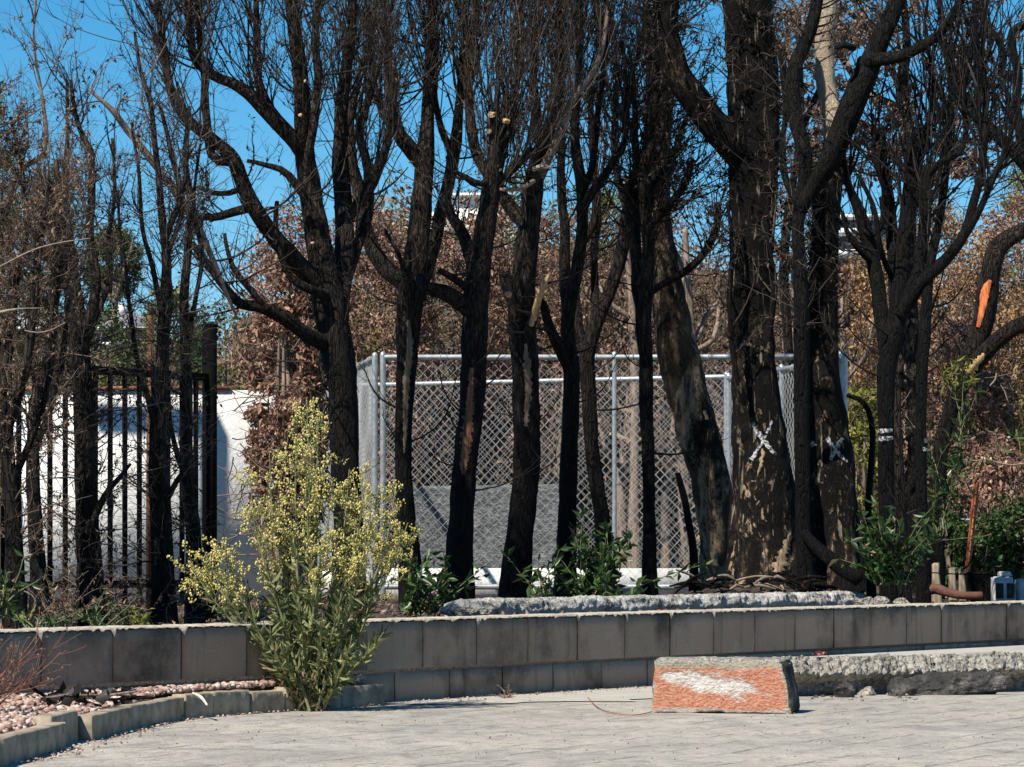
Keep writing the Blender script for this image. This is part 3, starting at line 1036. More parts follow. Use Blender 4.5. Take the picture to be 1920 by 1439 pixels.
while cnt < 4600:
    y = rng.uniform(9.8, 14.1)
    xe = np.interp(y, ep[:, 1], ep[:, 0]) - 0.075
    k = (y - W0[1]) / WD[1]
    xw = W0[0] + WD[0] * k        # wall line at that depth
    x = rng.uniform(max(-2.3, xw), xe) if xe > max(-2.3, xw) + 0.01 else None
    if x is None:
        continue
    v_ = -((np.array([x, y]) - W0) @ -WN)
    if v_ < 0.02:
        continue
    s_ = rng.uniform(0.007, 0.017) * (1.25 if rng.random() < 0.1 else 1)
    Vp = IV * np.array([1, rng.uniform(0.6, 1), rng.uniform(0.45, 0.75)]) * (1 + 0.22 * rng.uniform(-1, 1, (len(IV), 1)))
    a_ = rng.uniform(0, 6.28)
    rot = np.array([[math.cos(a_), -math.sin(a_), 0], [math.sin(a_), math.cos(a_), 0], [0, 0, 1]])
    tl = rng.uniform(-0.6, 0.6)
    rot = rot @ np.array([[1, 0, 0], [0, math.cos(tl), -math.sin(tl)], [0, math.sin(tl), math.cos(tl)]])
    far = np.clip((0.5 - v_) / 0.5, 0, 1)
    Vp = Vp @ rot.T * s_ + np.array([x, y, GZ0 + 0.012 + 0.03 * far + rng.uniform(0, 0.012)])
    gb.add(Vp, None, IT, R=float(np.clip(rng.normal(0.58, 0.24), 0, 1)))
    cnt += 1
g_ = gb.obj('gravel', gp)
tag(g_, 'pink and grey gravel stones filling the bed behind the edging', 'gravel', kind='stuff')

# burnt debris heap lying on the gravel
rng = np.random.default_rng(10)
dr_ = root('charred_debris', (Xat(150, 12.4), 12.2, GZ0 + 0.03), 'heap of charred sticks and black scraps lying on the gravel', 'debris')
for i in range(16):
    c_ = np.array([Xat(rng.uniform(75, 240), 12.2), rng.uniform(11.95, 12.4), GZ0 + 0.035 + rng.uniform(0, 0.035)])
    d_ = rng.normal(0, 1, 3) * np.array([1, 0.5, 0.15])
    d_ /= np.linalg.norm(d_)
    L_ = rng.uniform(0.06, 0.18)
    V, Q, T, _ = limb_geo(np.array([[*(c_ - d_ * L_ / 2), 0.006], [*(c_ + d_ * L_ / 2 + [0, 0, 0.01]), 0.004]]), rng, 6, 0.03, 0.2)
    q = Buf()
    q.add(V, Q, T)
    q.obj('charred_stick', MT['char'] if rng.random() < 0.8 else MT['greybark'], dr_, dr_.location)
q = Buf()
for i in range(60):
    pos = np.array([[Xat(rng.normal(150, 45), 12.2), rng.uniform(11.9, 12.4), GZ0 + 0.04 + rng.uniform(0, 0.03)]])
    V, T, R = leaves_geo(rng, pos, 0.05, 0.7)
    q.add(V, None, T, 0.15)
q.obj('black_scraps', MT['leaf_char'], dr_, dr_.location)
st = Buf()
V, Q, T, _ = limb_geo(np.array([[*P(362, 1300, 12.95), 0.004], [*P(377, 1308, 12.85), 0.007], [*P(388, 1322, 12.76), 0.004]]), np.random.default_rng(2), 6, 0.01, 0.1)
st.add(V, Q, T)
tag(st.obj('bleached_stick', MT['whitewood'], origin=(0, 0, 0)), 'short bleached stick hanging over the edging kerb', 'stick')


# ------------------------------------------------------------------ trees
TWIG_COUNT = [0]


def tree(name, label, D, limbs, mat='char', twig='twig', group=None, cat='tree', shoots=(), seed=1, leaf=None, nleaf=0, side=(5, 4),
         rough=0.09, base_flare=1.25, r_shoot=0.0055, leafsize=0.035, zbase=None, step=0.045, hair=0.6, dens=0.78, ls=1.0, vert=1.0, slim=0.9, arch=0):
    """limbs: list of dict/list rows (px,py,half width px[,depth offset m]); first is the trunk.
    shoots: (limb index, t0, t1, n, length m, lateral angle, upward pull)."""
    rng = np.random.default_rng(seed)
    first = limbs[0] if not isinstance(limbs[0], tuple) else limbs[0][0]
    p0 = P(first[0][0], first[0][1], D)
    zb = SOIL if zbase is None else zbase
    loc = np.array([p0[0], p0[1], zb])
    rt = root(name, loc, label, cat, group)
    lines = []
    trunk_obj = None
    for i, lm in enumerate(limbs):
        mt = mat
        nm = 'trunk' if i == 0 else 'limb'
        if isinstance(lm, tuple):
            lm, opt = lm
            mt = opt.get('mat', mat)
            nm = opt.get('name', nm)
        pr = []
        for k, row in enumerate(lm):
            dd = row[3] if len(row) > 3 else None
            if dd is None:
                dd = 0.0
            q = P(row[0], row[1], D + dd)
            pr.append([q[0], q[1], q[2], row[2] * D / F * slim])
        pr = np.array(pr)
        if i == 0:
            pr[0, 2] = zb - 0.09
            pr[0, 3] *= base_flare
        big = pr[:, 3].max()
        sides = 20 if big > 0.12 else 14 if big > 0.05 else 9 if big > 0.02 else 6
        V, Q, T, c = limb_geo(pr, rng, sides, step if big > 0.03 else 0.04, rough, True, 0.005 if i == 0 else 0.012)
        lines.append(c)
        q = Buf()
        q.add(V, Q, T)
        o = q.obj(nm, MT[mt], rt, loc, smooth=True)
        if i == 0:
            trunk_obj = o
    # twigs
    tb = Buf()
    tips = []
    for (li, t0, t1, n, L, ang, up) in shoots:
        n = max(4, int(n * dens))
        L = L * ls
        up = up * vert
        ang = ang / vert ** 0.6
        c = lines[li]
        n_c = len(c)
        tt = rng.uniform(t0, t1, n) ** 0.85 * (n_c - 1)
        k = np.clip(tt.astype(int), 0, n_c - 2)
        s = c[k, :3]
        d = c[k + 1, :3] - c[k, :3]
        d /= np.linalg.norm(d, axis=1, keepdims=True) + 1e-9
        rd = rng.normal(0, 1, (n, 3))
        rd -= d * np.sum(rd * d, 1, keepdims=True)
        rd /= np.linalg.norm(rd, axis=1, keepdims=True) + 1e-9
        a = rng.normal(ang, 0.25, n)[:, None]
        d0 = d * np.cos(a) + rd * np.sin(a)
        d0[:, 2] = np.where(d0[:, 2] < -0.1, -d0[:, 2] * 0.4, d0[:, 2])
        Ls = L * rng.uniform(0.45, 1.25, n)
        sh = grow(rng, s, d0, Ls, 11, up, 0.13, 0.045)
        r0_ = r_shoot * rng.uniform(0.6, 1.5, n)
        R = r0_[:, None] * np.linspace(1, 0.28, 11)[None]
        V, Q = tubes(sh, R, 4)
        tb.add(V, Q, None, np.repeat(np.clip(rng.normal(0.5, 0.24, n), 0, 1), 11 * 4))
        n2 = int(n * side[0])
        s2, d2 = spawn(rng, sh, n2, 0.12, 1.0, 0.65)
        L2 = rng.uniform(0.12, 0.5, n2) * L * 0.55
        sh2 = grow(rng, s2, d2, L2, 6, up * 1.3, 0.2, 0.1)
        V, Q = tubes(sh2, (r_shoot * 0.5 * rng.uniform(0.6, 1.3, n2))[:, None] * np.linspace(1, 0.4, 6)[None], 3)
        tb.add(V, Q, None, np.repeat(np.clip(rng.normal(0.45, 0.28, n2), 0, 1), 6 * 3))
        n3 = int(n2 * side[1] * hair)
        s3, d3 = spawn(rng, sh2, n3, 0.1, 1.0, 0.8)
        L3 = rng.uniform(0.03, 0.16, n3)
        sh3 = grow(rng, s3, d3, L3, 4, 0.12, 0.3, 0.15)
        V, Q = tubes(sh3, (r_shoot * 0.3 * rng.uniform(0.6, 1.3, n3))[:, None] * np.linspace(1, 0.5, 4)[None], 3)
        tb.add(V, Q, None, np.repeat(np.clip(rng.normal(0.45, 0.3, n3), 0, 1), 4 * 3))
        tips.append(sh2)
        TWIG_COUNT[0] += n + n2 + n3
    # bare arching side branches: out, then curving up
    if arch:
        for c in lines:
            L_all = len(c) * 0.04
            n = max(2, int(arch * L_all))
            k = rng.integers(int(len(c) * 0.25), len(c) - 1, n)
            a = rng.uniform(0, 6.283, n)
            d0 = np.stack([np.cos(a), np.sin(a) * 0.8, rng.uniform(-0.25, 0.25, n)], 1)
            sh = grow(rng, c[k, :3], d0, rng.uniform(0.18, 0.62, n), 12, 0.13, 0.07, 0.05)
            V, Q = tubes(sh, (rng.uniform(0.0045, 0.009, n))[:, None] * np.linspace(1, 0.35, 12)[None], 5)
            tb.add(V, Q, None, np.repeat(np.clip(rng.normal(0.35, 0.2, n), 0, 1), 60))
            n2 = n * 4
            s2, d2 = spawn(rng, sh, n2, 0.2, 1.0, 0.7)
            sh2 = grow(rng, s2, d2, rng.uniform(0.06, 0.28, n2), 7, 0.12, 0.15, 0.1)
            V, Q = tubes(sh2, (rng.uniform(0.0016, 0.0032, n2))[:, None] * np.linspace(1, 0.4, 7)[None], 3)
            tb.add(V, Q, None, np.repeat(np.clip(rng.normal(0.45, 0.25, n2), 0, 1), 21))
    if tb.n:
        o = tb.obj('twigs', MT[twig], rt, loc)
        o['kind'] = 'stuff'
    if leaf and nleaf and tips:
        lb = Buf()
        allp = np.concatenate([t.reshape(-1, 3) for t in tips])
        pos = allp[rng.integers(0, len(allp), nleaf)]
        V, T, R = leaves_geo(rng, pos, leafsize, 0.4, 0.9)
        lb.add(V, None, T, R)
        o = lb.obj('dead_leaves', MT[leaf], rt, loc)
        o['kind'] = 'stuff'
    return rt, trunk_obj, lines


def add_cut(rt, px, py, D, r_px, tilt=(0, -0.3, 1), mat='wood', name='cut_face'):
    """Raw wood showing at a sawn or snapped stub."""
    p = P(px, py, D)
    t = Vector(tilt).normalized()
    u = t.cross(Vector((0.2, 1, 0.1))).normalized()
    v = t.cross(u)
    r = r_px * D / F
    rg = np.random.default_rng(int(px * 7 + py))
    V = []
    for lay, (h, k) in enumerate(((-0.6, 0.9), (0.0, 1.0), (0.25, 0.8))):
        for i in range(9):
            a = i * 2 * math.pi / 9
            j = rg.uniform(0.85, 1.15)
            q = Vector(p) + t * (h * r + (rg.uniform(-0.15, 0.2) * r if lay else 0)) + (u * math.cos(a) + v * math.sin(a)) * r * k * j
            V.append(q[:])
    V.append((Vector(p) + t * r * 0.3)[:])
    Q = [(l * 9 + i, l * 9 + (i + 1) % 9, (l + 1) * 9 + (i + 1) % 9, (l + 1) * 9 + i) for l in range(2) for i in range(9)]
    T = [(18 + i, 18 + (i + 1) % 9, 27) for i in range(9)]
    b = Buf()
    b.add(np.array(V), np.array(Q), np.array(T))
    return b.obj(name, MT[mat], rt, rt.location)


def paint_on(trunk_obj, rt, strokes, D, mat, name, off=0.006, width_px=8, seed=0, jag=0.35):
    """Strokes in photo pixels laid on the real bark surface with a ray cast from the front."""
    me = trunk_obj.data
    loc = Vector(rt.location)
    bv = BVHTree.FromPolygons([v.co + loc for v in me.vertices], [list(p.vertices) for p in me.polygons])
    rg = np.random.default_rng(seed)
    b = Buf()
    for st_ in strokes:
        pts = catmull(np.array([[q[0], q[1], 0, (q[2] if len(q) > 2 else width_px)] for q in st_], float), 3.0)
        t = np.gradient(pts[:, :2], axis=0)
        t /= np.linalg.norm(t, axis=1, keepdims=True) + 1e-9
        nn = np.stack([-t[:, 1], t[:, 0]], 1)
        W = 5
        grid = []
        for i in range(len(pts)):
            jl, jr = rg.uniform(1 - jag, 1 + jag, 2)
            row = []
            for j in range(W):
                s = (j / (W - 1) - 0.5) * 2
                w_ = pts[i, 3] * 0.5 * (jl if s < 0 else jr)
                q = pts[i, :2] + nn[i] * s * w_
                o_ = P(q[0], q[1], D - 1.0)
                hit = bv.ray_cast(Vector(o_), Vector(P(q[0], q[1], D) - o_).normalized(), 3.0)
                if hit[0] is None:
                    row.append(None)
                else:
                    e = off * (1.0 if abs(s) < 0.9 else 0.3)
                    row.append(np.array(hit[0]) + np.array(hit[1]) * e)
            grid.append(row)
        vid = {}
        V, Q = [], []
        for i in range(len(grid)):
            for j in range(W):
                if grid[i][j] is not None:
                    vid[(i, j)] = len(V)
                    V.append(grid[i][j])
        for i in range(len(grid) - 1):
            for j in range(W - 1):
                ks = [(i, j), (i + 1, j), (i + 1, j + 1), (i, j + 1)]
                if all(k in vid for k in ks):
                    q4 = [V[vid[k]] for k in ks]
                    if max(np.linalg.norm(q4[0] - q4[2]), np.linalg.norm(q4[1] - q4[3])) < 0.12:
                        Q.append([vid[k] for k in ks])
        if Q:
            b.add(np.array(V), np.array(Q))
    if b.n:
        return b.obj(name, MT[mat], trunk_obj, rt.location)


wpm = Mat('weathered_white_paint', 0.7, 0.3)
wpm.color(wpm.ramp(wpm.noise(60, 4, 0.7), [(0.44, (0.02, 0.02, 0.02)), (0.52, (0.35, 0.35, 0.37)), (0.7, (0.62, 0.62, 0.64))]))
MT['white_paint'] = wpm.m

HEDGE = 'burnt hedge trees in the row before the chain link enclosure'

# --- T1: big many-stemmed tree behind the weed
t1, _, _ = tree('burnt_tree', 'large burnt tree with wide curved left limbs, rising behind the yellow weed', 19.6, [
    [(655, 1140, 34), (652, 960, 31), (645, 820, 33), (640, 720, 34), (628, 640, 37), (615, 560, 36), (602, 480, 28), (588, 400, 25), (575, 310, 23), (568, 220, 20, -.1), (560, 120, 17, -.15), (548, 20, 14, -.2), (540, -80, 12, -.2)],
    [(632, 600, 26), (642, 500, 22, .1), (645, 400, 20, .15), (640, 300, 18, .2), (642, 190, 15, .25), (655, 80, 12, .3), (662, -60, 9, .3)],
    [(600, 540, 24), (562, 500, 21, -.1), (515, 450, 18, -.2), (478, 395, 17, -.3), (458, 345, 16, -.35), (440, 300, 15, -.4), (405, 265, 13, -.45), (350, 222, 11, -.5), (318, 160, 10, -.5), (300, 60, 8, -.55), (292, -50, 6, -.55)],
    [(440, 303, 12, -.4), (410, 302, 11, -.42), (396, 290, 10, -.42), (388, 240, 9, -.4), (383, 160, 8, -.35), (376, 70, 7, -.3), (372, -60, 6, -.3)],
    [(622, 650, 19), (580, 630, 17, -.15), (540, 600, 15, -.25), (495, 578, 13, -.35), (450, 570, 12, -.4), (425, 545, 10, -.45), (390, 500, 9, -.5), (362, 460, 7, -.5)],
    [(578, 300, 20), (545, 255, 18, -.1), (505, 215, 17, -.15), (465, 175, 14, -.2), (430, 155, 12, -.2), (395, 140, 10, -.25), (360, 100, 8, -.3), (350, 0, 6, -.3)],
    [(570, 285, 12), (530, 230, 10, .2), (495, 180, 10, .25), (478, 120, 8, .3), (480, 20, 7, .3), (470, -60, 5, .3)],
    [(474, 388, 11, -.3), (440, 398, 10, -.35), (400, 408, 9, -.4), (360, 402, 7, -.42), (335, 385, 5, -.45)],
    [(455, 352, 7, -.35), (430, 363, 6, -.3), (400, 362, 5.5, -.28), (372, 350, 4, -.25)],
    [(622, 560, 12), (585, 545, 10, -.2), (545, 520, 8, -.25), (525, 470, 7, -.3), (518, 420, 6, -.3), (520, 378, 5, -.3)],
    [(640, 560, 14), (665, 480, 13, .15), (690, 400, 12, .2), (690, 320, 11, .2), (672, 250, 9, .2), (690, 180, 8, .2), (720, 100, 6, .2)],
    [(500, 580, 8, -.35), (470, 545, 7, -.4), (442, 510, 6, -.4), (430, 470, 5, -.4), (424, 438, 4, -.4)],
    [(640, 420, 13, .15), (680, 370, 12, .1), (715, 300, 10, .05), (738, 220, 8, 0), (742, 130, 6, 0)],
    [(600, 420, 10, -.1), (545, 330, 9, -.2), (500, 310, 6, -.25), (465, 302, 4, -.3)],
    [(575, 310, 9, -.1), (590, 220, 10, -.2), (598, 130, 9, -.25), (592, 40, 8, -.25), (600, -60, 6, -.25)],
], shoots=[(0, .62, 1, 48, 1.0, .8, .10), (1, .45, 1, 62, 1.0, .7, .10), (2, .45, 1, 70, .85, .7, .10), (3, .3, 1, 40, .8, .7, .10), (5, .25, 1, 60, .85, .8, .12), (6, .2, 1, 40, .85, .7, .1),
           (4, .3, 1, 22, .6, .6, .1), (7, .4, 1, 12, .5, .7, .1), (10, .3, 1, 34, .8, .6, .12), (12, .2, 1, 44, .8, .6, .12), (14, .2, 1, 34, .8, .6, .1), (0, .3, .65, 18, .45, 1.0, .05), (2, .05, .5, 12, .4, 1.0, .04)],
    seed=101, leaf='leaf_char', nleaf=2600, leafsize=.028, mat='char_brown', group=HEDGE, r_shoot=0.0042, vert=1.5, slim=0.86, arch=4)
for q in [(571, 152, 3.5), (563, 216, 4), (586, 455, 3.5)]:
    add_cut(t1, q[0], q[1], 19.25, q[2], (-0.3, -0.8, 0.5))

# --- T2
t2, tr2, _ = tree('burnt_tree', 'straight burnt tree just right of the galvanised corner post, forked into a high V', 21.0, [
    [(772, 1125, 24), (762, 960, 20), (756, 860, 19), (758, 740, 21), (764, 640, 25), (775, 540, 27), (785, 440, 25), (792, 350, 22), (795, 300, 22), (800, 245, 17), (804, 180, 13), (806, 90, 10), (812, -60, 7)],
    [(794, 310, 19), (768, 275, 17, -.05), (748, 250, 15, -.1), (738, 210, 13, -.12), (728, 140, 10, -.15), (722, 40, 8, -.15), (715, -60, 6, -.15)],
    [(784, 560, 17), (806, 490, 15, .2), (824, 410, 14, .25), (842, 330, 13, .28), (852, 265, 13, .3), (862, 205, 10, .3), (870, 100, 8, .3), (880, -50, 6, .3)],
    [(770, 535, 22), (730, 508, 20, .1), (702, 470, 18, .15), (682, 415, 16, .2), (668, 350, 14, .25), (655, 290, 12, .25), (660, 200, 9, .3), (690, 90, 7, .3)],
    [(848, 290, 9, .3), (826, 240, 8, .35), (815, 170, 7, .35), (822, 60, 6, .35)],
    [(770, 560, 6, -.1), (745, 470, 5, -.2), (722, 430, 4, -.2)],
    [(745, 245, 10, -.1), (720, 215, 9, -.2), (700, 150, 8, -.25), (690, 40, 6, -.25)],
], shoots=[(0, .78, 1, 80, 1.25, .5, .12), (1, .35, 1, 80, 1.15, .6, .12), (2, .5, 1, 70, 1.2, .5, .12), (3, .45, 1, 54, 1.0, .6, .12), (4, .2, 1, 44, 1.1, .5, .12), (6, .2, 1, 44, 1.0, .6, .12)],
    seed=102, mat='char_brown', side=(4, 4), leaf='leaf_char', nleaf=1500, group=HEDGE, r_shoot=0.0042, vert=1.5, slim=0.86, arch=4)

# --- T3
t3, tr3, _ = tree('burnt_tree', 'burnt trunk with sawn pale top stubs, left of the splintered branch trunk', 20.5, [
    [(853, 1135, 34), (862, 1020, 30), (872, 890, 28), (884, 760, 28), (890, 640, 28), (893, 560, 27), (903, 480, 23), (914, 390, 21), (922, 320, 18), (928, 270, 14), (922, 218, 12)],
    [(888, 590, 20), (862, 566, 19, -.05), (830, 548, 17, -.1), (800, 540, 16, -.15), (786, 520, 11, -.1)],
    [(880, 545, 9), (850, 522, 8, -.2), (824, 508, 6, -.25)],
    [(916, 380, 15), (936, 310, 13, .1), (948, 260, 13, .1), (950, 228, 12, .1)],
    [(890, 520, 14), (868, 440, 13, .2), (845, 402, 11, .25), (835, 370, 9, .25)],
    [(920, 340, 11), (895, 290, 12, .2), (884, 230, 12, .25), (880, 150, 10, .3), (890, 40, 8, .3), (895, -60, 6, .3)],
    [(925, 350, 9, .05), (960, 320, 9, .0), (985, 295, 8, 0), (1000, 280, 5, 0)],
    [(920, 330, 8, .05), (900, 345, 7, -.1), (865, 330, 6, -.15), (850, 322, 4, -.15)],
    [(938, 300, 8, .1), (965, 200, 8, .2), (975, 90, 7, .25), (985, -60, 5, .3)],
], shoots=[(0, .8, 1, 46, 1.2, .5, .14), (3, .3, 1, 50, 1.3, .4, .14), (5, .3, 1, 80, 1.3, .5, .12), (4, .4, 1, 26, .7, .7, .12), (6, .3, 1, 36, 1.1, .6, .18), (8, .1, 1, 70, 1.2, .5, .12), (0, .45, .7, 10, .35, 1.1, .05)],
    seed=103, mat='char_brown', side=(4, 4), leaf='leaf_char', nleaf=1200, group=HEDGE, r_shoot=0.0042, vert=1.5, slim=0.86, arch=4)
for q in [(922, 214, 9, (-.1, -.3, 1)), (917, 247, 5, (-.6, -.8, .2)), (950, 226, 8, (.2, -.4, 1))]:
    add_cut(t3, q[0], q[1], 20.45, q[2], q[3], 'wood' if q[0] != 917 else 'wood')

MT['rustscar'] = simple('rust_brown_scorch', (.14, .062, .034), var=.95, scale=14, vec=(4, 4, .5), bump=.6)
MT['greyscar'] = simple('grey_brown_bared_wood', (.12, .09, .066), var=.9, scale=14, vec=(4, 4, .4), bump=.6)
paint_on(tr3, t3, [[(884, 690, 6), (880, 760, 16), (874, 820, 20), (870, 868, 14), (868, 890, 4)]], 20.5, 'rustscar', 'scorched_scar', .003, 10, 21, .4)
paint_on(tr2, t2, [[(766, 600, 5), (768, 650, 12), (762, 720, 12), (760, 800, 9), (758, 850, 3)]], 21.0, 'greyscar', 'scorched_scar', .003, 10, 22, .4)
# --- T4
t4, tr4, _ = tree('burnt_tree', 'burnt trunk with a splintered yellow broken branch and a pale sawn arm', 21.3, [
    [(962, 1128, 34), (975, 1010, 30), (986, 890, 28), (988, 780, 29), (985, 690, 29), (978, 600, 31), (982, 520, 28), (992, 430, 26), (1000, 360, 23), (1006, 310, 19), (1020, 275, 17), (1030, 240, 16)],
    ([(1010, 330, 13), (1030, 295, 10, -.1), (1045, 262, 9, -.12), (1058, 220, 8, -.15), (1075, 180, 7.5, -.2), (1100, 150, 7, -.2), (1122, 115, 6, -.2), (1138, 50, 5, -.2), (1150, -60, 4, -.2)], {'mat': 'greybark'}),
    [(985, 420, 17), (962, 395, 16, .1), (944, 370, 14, .15), (936, 350, 12, .2), (930, 300, 9, .2)],
    [(1018, 290, 12, .0), (1005, 240, 12, .15), (1000, 150, 10, .2), (1010, 40, 8, .25), (1015, -60, 6, .25)],
    [(1030, 245, 12, 0), (1045, 190, 10, .15), (1052, 90, 8, .2), (1060, -60, 6, .2)],
    [(975, 590, 18), (958, 550, 17, .1), (945, 515, 13, .15)],
    ([(1000, 600, 8, -.1), (1007, 570, 8, -.13), (1015, 545, 7, -.16), (1025, 524, 5, -.18), (1034, 506, .8, -.2)], {'mat': 'wood', 'name': 'splintered_branch'}),
    [(978, 650, 15, -.02), (992, 622, 13, -.08), (1002, 592, 9.5, -.1), (1006, 575, 8, -.12)],
    ([(996, 610, 6, -.12), (1004, 575, 5, -.2), (1014, 540, 3.5, -.22), (1019, 514, .8, -.22)], {'mat': 'wood', 'name': 'splinter'}),
    ([(1000, 340, 6, -.1), (985, 350, 5.5, -.2), (962, 356, 5, -.2), (938, 356, 4, -.2)], {'mat': 'palebark'}),
    ([(1000, 318, 5, -.2), (1015, 312, 5, -.25), (1035, 314, 3, -.25)], {'mat': 'whitewood'}),
    ([(1052, 222, 4, -.2), (1062, 240, 3.5, -.22), (1076, 262, 2.5, -.22)], {'mat': 'palebark'}),
], shoots=[(1, .4, 1, 36, 1.0, .5, .12), (2, .3, 1, 20, .6, .7, .12), (3, .2, 1, 90, 1.25, .5, .12), (4, .2, 1, 90, 1.25, .5, .12), (0, .85, 1, 26, .9, .7, .14)],
    seed=104, mat='char_brown', side=(4, 4), leaf='leaf_char', nleaf=1200, group=HEDGE, r_shoot=0.0042, vert=1.5, slim=0.86, arch=4)
add_cut(t4, 952, 552, 21.0, 7, (-.7, -.6, .2), 'wood')

paint_on(tr4, t4, [[(985, 640, 4), (988, 680, 12), (990, 740, 12), (986, 800, 6)]], 21.3, 'greyscar', 'scorched_scar', .003, 10, 23, .45)
# --- T5
t5, _, _ = tree('burnt_tree', 'slim burnt tree just right of the trunk with the splintered branch', 22.2, [
    [(1058, 1115, 23), (1063, 1000, 20), (1066, 880, 19), (1070, 770, 19), (1072, 690, 19), (1064, 610, 16), (1070, 560, 15), (1080, 510, 14), (1090, 450, 13), (1092, 380, 12), (1085, 310, 12), (1078, 250, 10), (1085, 120, 8), (1090, -60, 6)],
    [(1066, 690, 14), (1045, 645, 13, -.1), (1028, 610, 11, -.15), (1015, 570, 9, -.2), (1005, 555, 6, -.2)],
    [(1088, 400, 10), (1110, 360, 10, -.1), (1130, 335, 9, -.1), (1152, 300, 8, -.15), (1172, 260, 7, -.15), (1180, 150, 5, -.15)],
    [(1066, 600, 12), (1056, 500, 12, .3), (1058, 420, 11, .35), (1052, 330, 10, .35), (1055, 240, 8, .35), (1050, 100, 6, .35)],
    [(1090, 370, 8), (1115, 300, 8, .15), (1120, 220, 7, .2), (1135, 100, 6, .2), (1140, -40, 5, .2)],
], shoots=[(0, .7, 1, 80, 1.1, .5, .12), (2, .3, 1, 46, .9, .5, .14), (3, .45, 1, 56, 1.0, .5, .14), (4, .2, 1, 64, 1.1, .5, .12)],
    seed=105, mat='char', side=(4, 4), leaf='leaf_char', nleaf=1000, group=HEDGE, r_shoot=0.0042, vert=1.5, slim=0.86, arch=4)

# --- T6
t6, _, _ = tree('burnt_tree', 'thin crooked burnt tree bent to the right, between two slim black trunks', 23.2, [
    [(1136, 1112, 20), (1130, 1000, 18), (1118, 900, 17), (1108, 810, 16), (1102, 720, 17), (1100, 670, 17), (1120, 600, 15), (1140, 555, 14), (1160, 500, 14), (1172, 440, 15), (1176, 400, 14), (1190, 345, 12), (1210, 280, 10), (1218, 160, 8), (1215, -40, 6)],
    [(1100, 690, 13), (1088, 630, 12, .1), (1080, 560, 11, .15), (1084, 480, 9, .2), (1110, 420, 8, .2), (1118, 340, 7, .2)],
    [(1112, 620, 9), (1118, 560, 9, .3), (1112, 480, 9, .35), (1120, 400, 8, .4), (1112, 300, 7, .4), (1108, 160, 6, .4)],
    [(1176, 405, 8), (1160, 330, 8, .1), (1150, 250, 7, .1), (1160, 100, 5, .1)],
], shoots=[(0, .72, 1, 90, .9, .6, .12), (1, .5, 1, 30, .8, .5, .12), (2, .4, 1, 36, .9, .5, .12), (3, .2, 1, 50, 1.0, .5, .12)],
    seed=106, mat='char', side=(4, 5), leaf='leaf_char', nleaf=1800, group=HEDGE, r_shoot=0.0042, vert=1.5, slim=0.86, arch=4)

# --- T7
t7, _, _ = tree('burnt_tree', 'slender black tree with a dense twiggy head, left of the leaning peeled eucalyptus', 22.0, [
    [(1220, 1115, 17), (1217, 1000, 14), (1215, 880, 13), (1213, 780, 14), (1212, 690, 14), (1208, 610, 14), (1212, 540, 15), (1216, 470, 14), (1212, 410, 13), (1208, 330, 12), (1222, 240, 11), (1230, 120, 9), (1235, -40, 7)],
    [(1212, 555, 8), (1240, 535, 8, -.1), (1275, 515, 8.5, -.15), (1310, 485, 8.5, -.2), (1332, 455, 9, -.2), (1345, 425, 8, -.2), (1350, 380, 6, -.2)],
    [(1203, 600, 7), (1188, 540, 7, .1), (1186, 470, 7, .15), (1180, 400, 7, .2), (1185, 320, 6, .2)],
    [(1212, 700, 9), (1200, 640, 8, .2), (1196, 560, 8, .25), (1198, 470, 8, .3), (1196, 380, 8, .3), (1190, 260, 7, .3), (1185, 120, 5, .3)],
    [(1214, 430, 9), (1250, 390, 8, -.1), (1285, 345, 7, -.15), (1300, 300, 6, -.15)],
    [(1210, 420, 8), (1230, 350, 8, .2), (1265, 290, 7, .3), (1290, 220, 5, .3)],
], shoots=[(0, .55, 1, 120, .75, .8, .08), (1, .3, 1, 40, .55, .8, .1), (2, .2, 1, 26, .6, .6, .1), (3, .5, 1, 50, .8, .6, .1), (4, .1, 1, 60, .6, .8, .08), (5, .1, 1, 60, .6, .8, .08)],
    seed=107, mat='char', twig='twig_black', side=(3, 4), leaf='leaf_char', nleaf=1800, dens=.6, group=HEDGE, r_shoot=0.004, vert=1.2, slim=0.9, arch=4)

# --- eucalyptus group
EU = 'thick burnt eucalyptus trunks'
e0, tr_e0, _ = tree('eucalyptus_stump', 'leaning peeled eucalyptus trunk with a pale bulging scar, fallen bark at its foot', 23.2, [
    [(1352, 1110, 36), (1348, 1020, 40), (1338, 930, 44), (1322, 850, 46), (1302, 780, 46), (1280, 715, 43), (1264, 650, 41), (1258, 590, 37), (1252, 530, 34), (1244, 470, 30), (1236, 400, 26), (1236, 320, 24), (1240, 200, 24), (1246, 80, 26), (1252, -60, 26)],
    [(1345, 1060, 18, -.2), (1352, 980, 22, -.22), (1350, 910, 22, -.22), (1340, 850, 17, -.2), (1322, 790, 12, -.15)],
], mat='euc', seed=201, rough=0.13, slim=0.86, group=EU, shoots=[(0, .6, .98, 70, .4, 1.2, .03)], twig='twig', side=(3, 3), leaf='leaf_char', nleaf=500)
paint_on(tr_e0, e0, [[(1320, 770, 6), (1334, 812, 10), (1346, 852, 13), (1352, 890, 9)], [(1352, 940, 7), (1356, 985, 6), (1354, 1040, 4)], [(1330, 915, 4), (1338, 960, 5), (1344, 1010, 3)]], 23.2, 'scar', 'exposed_wood', 0.01, 9, 3, 0.5)

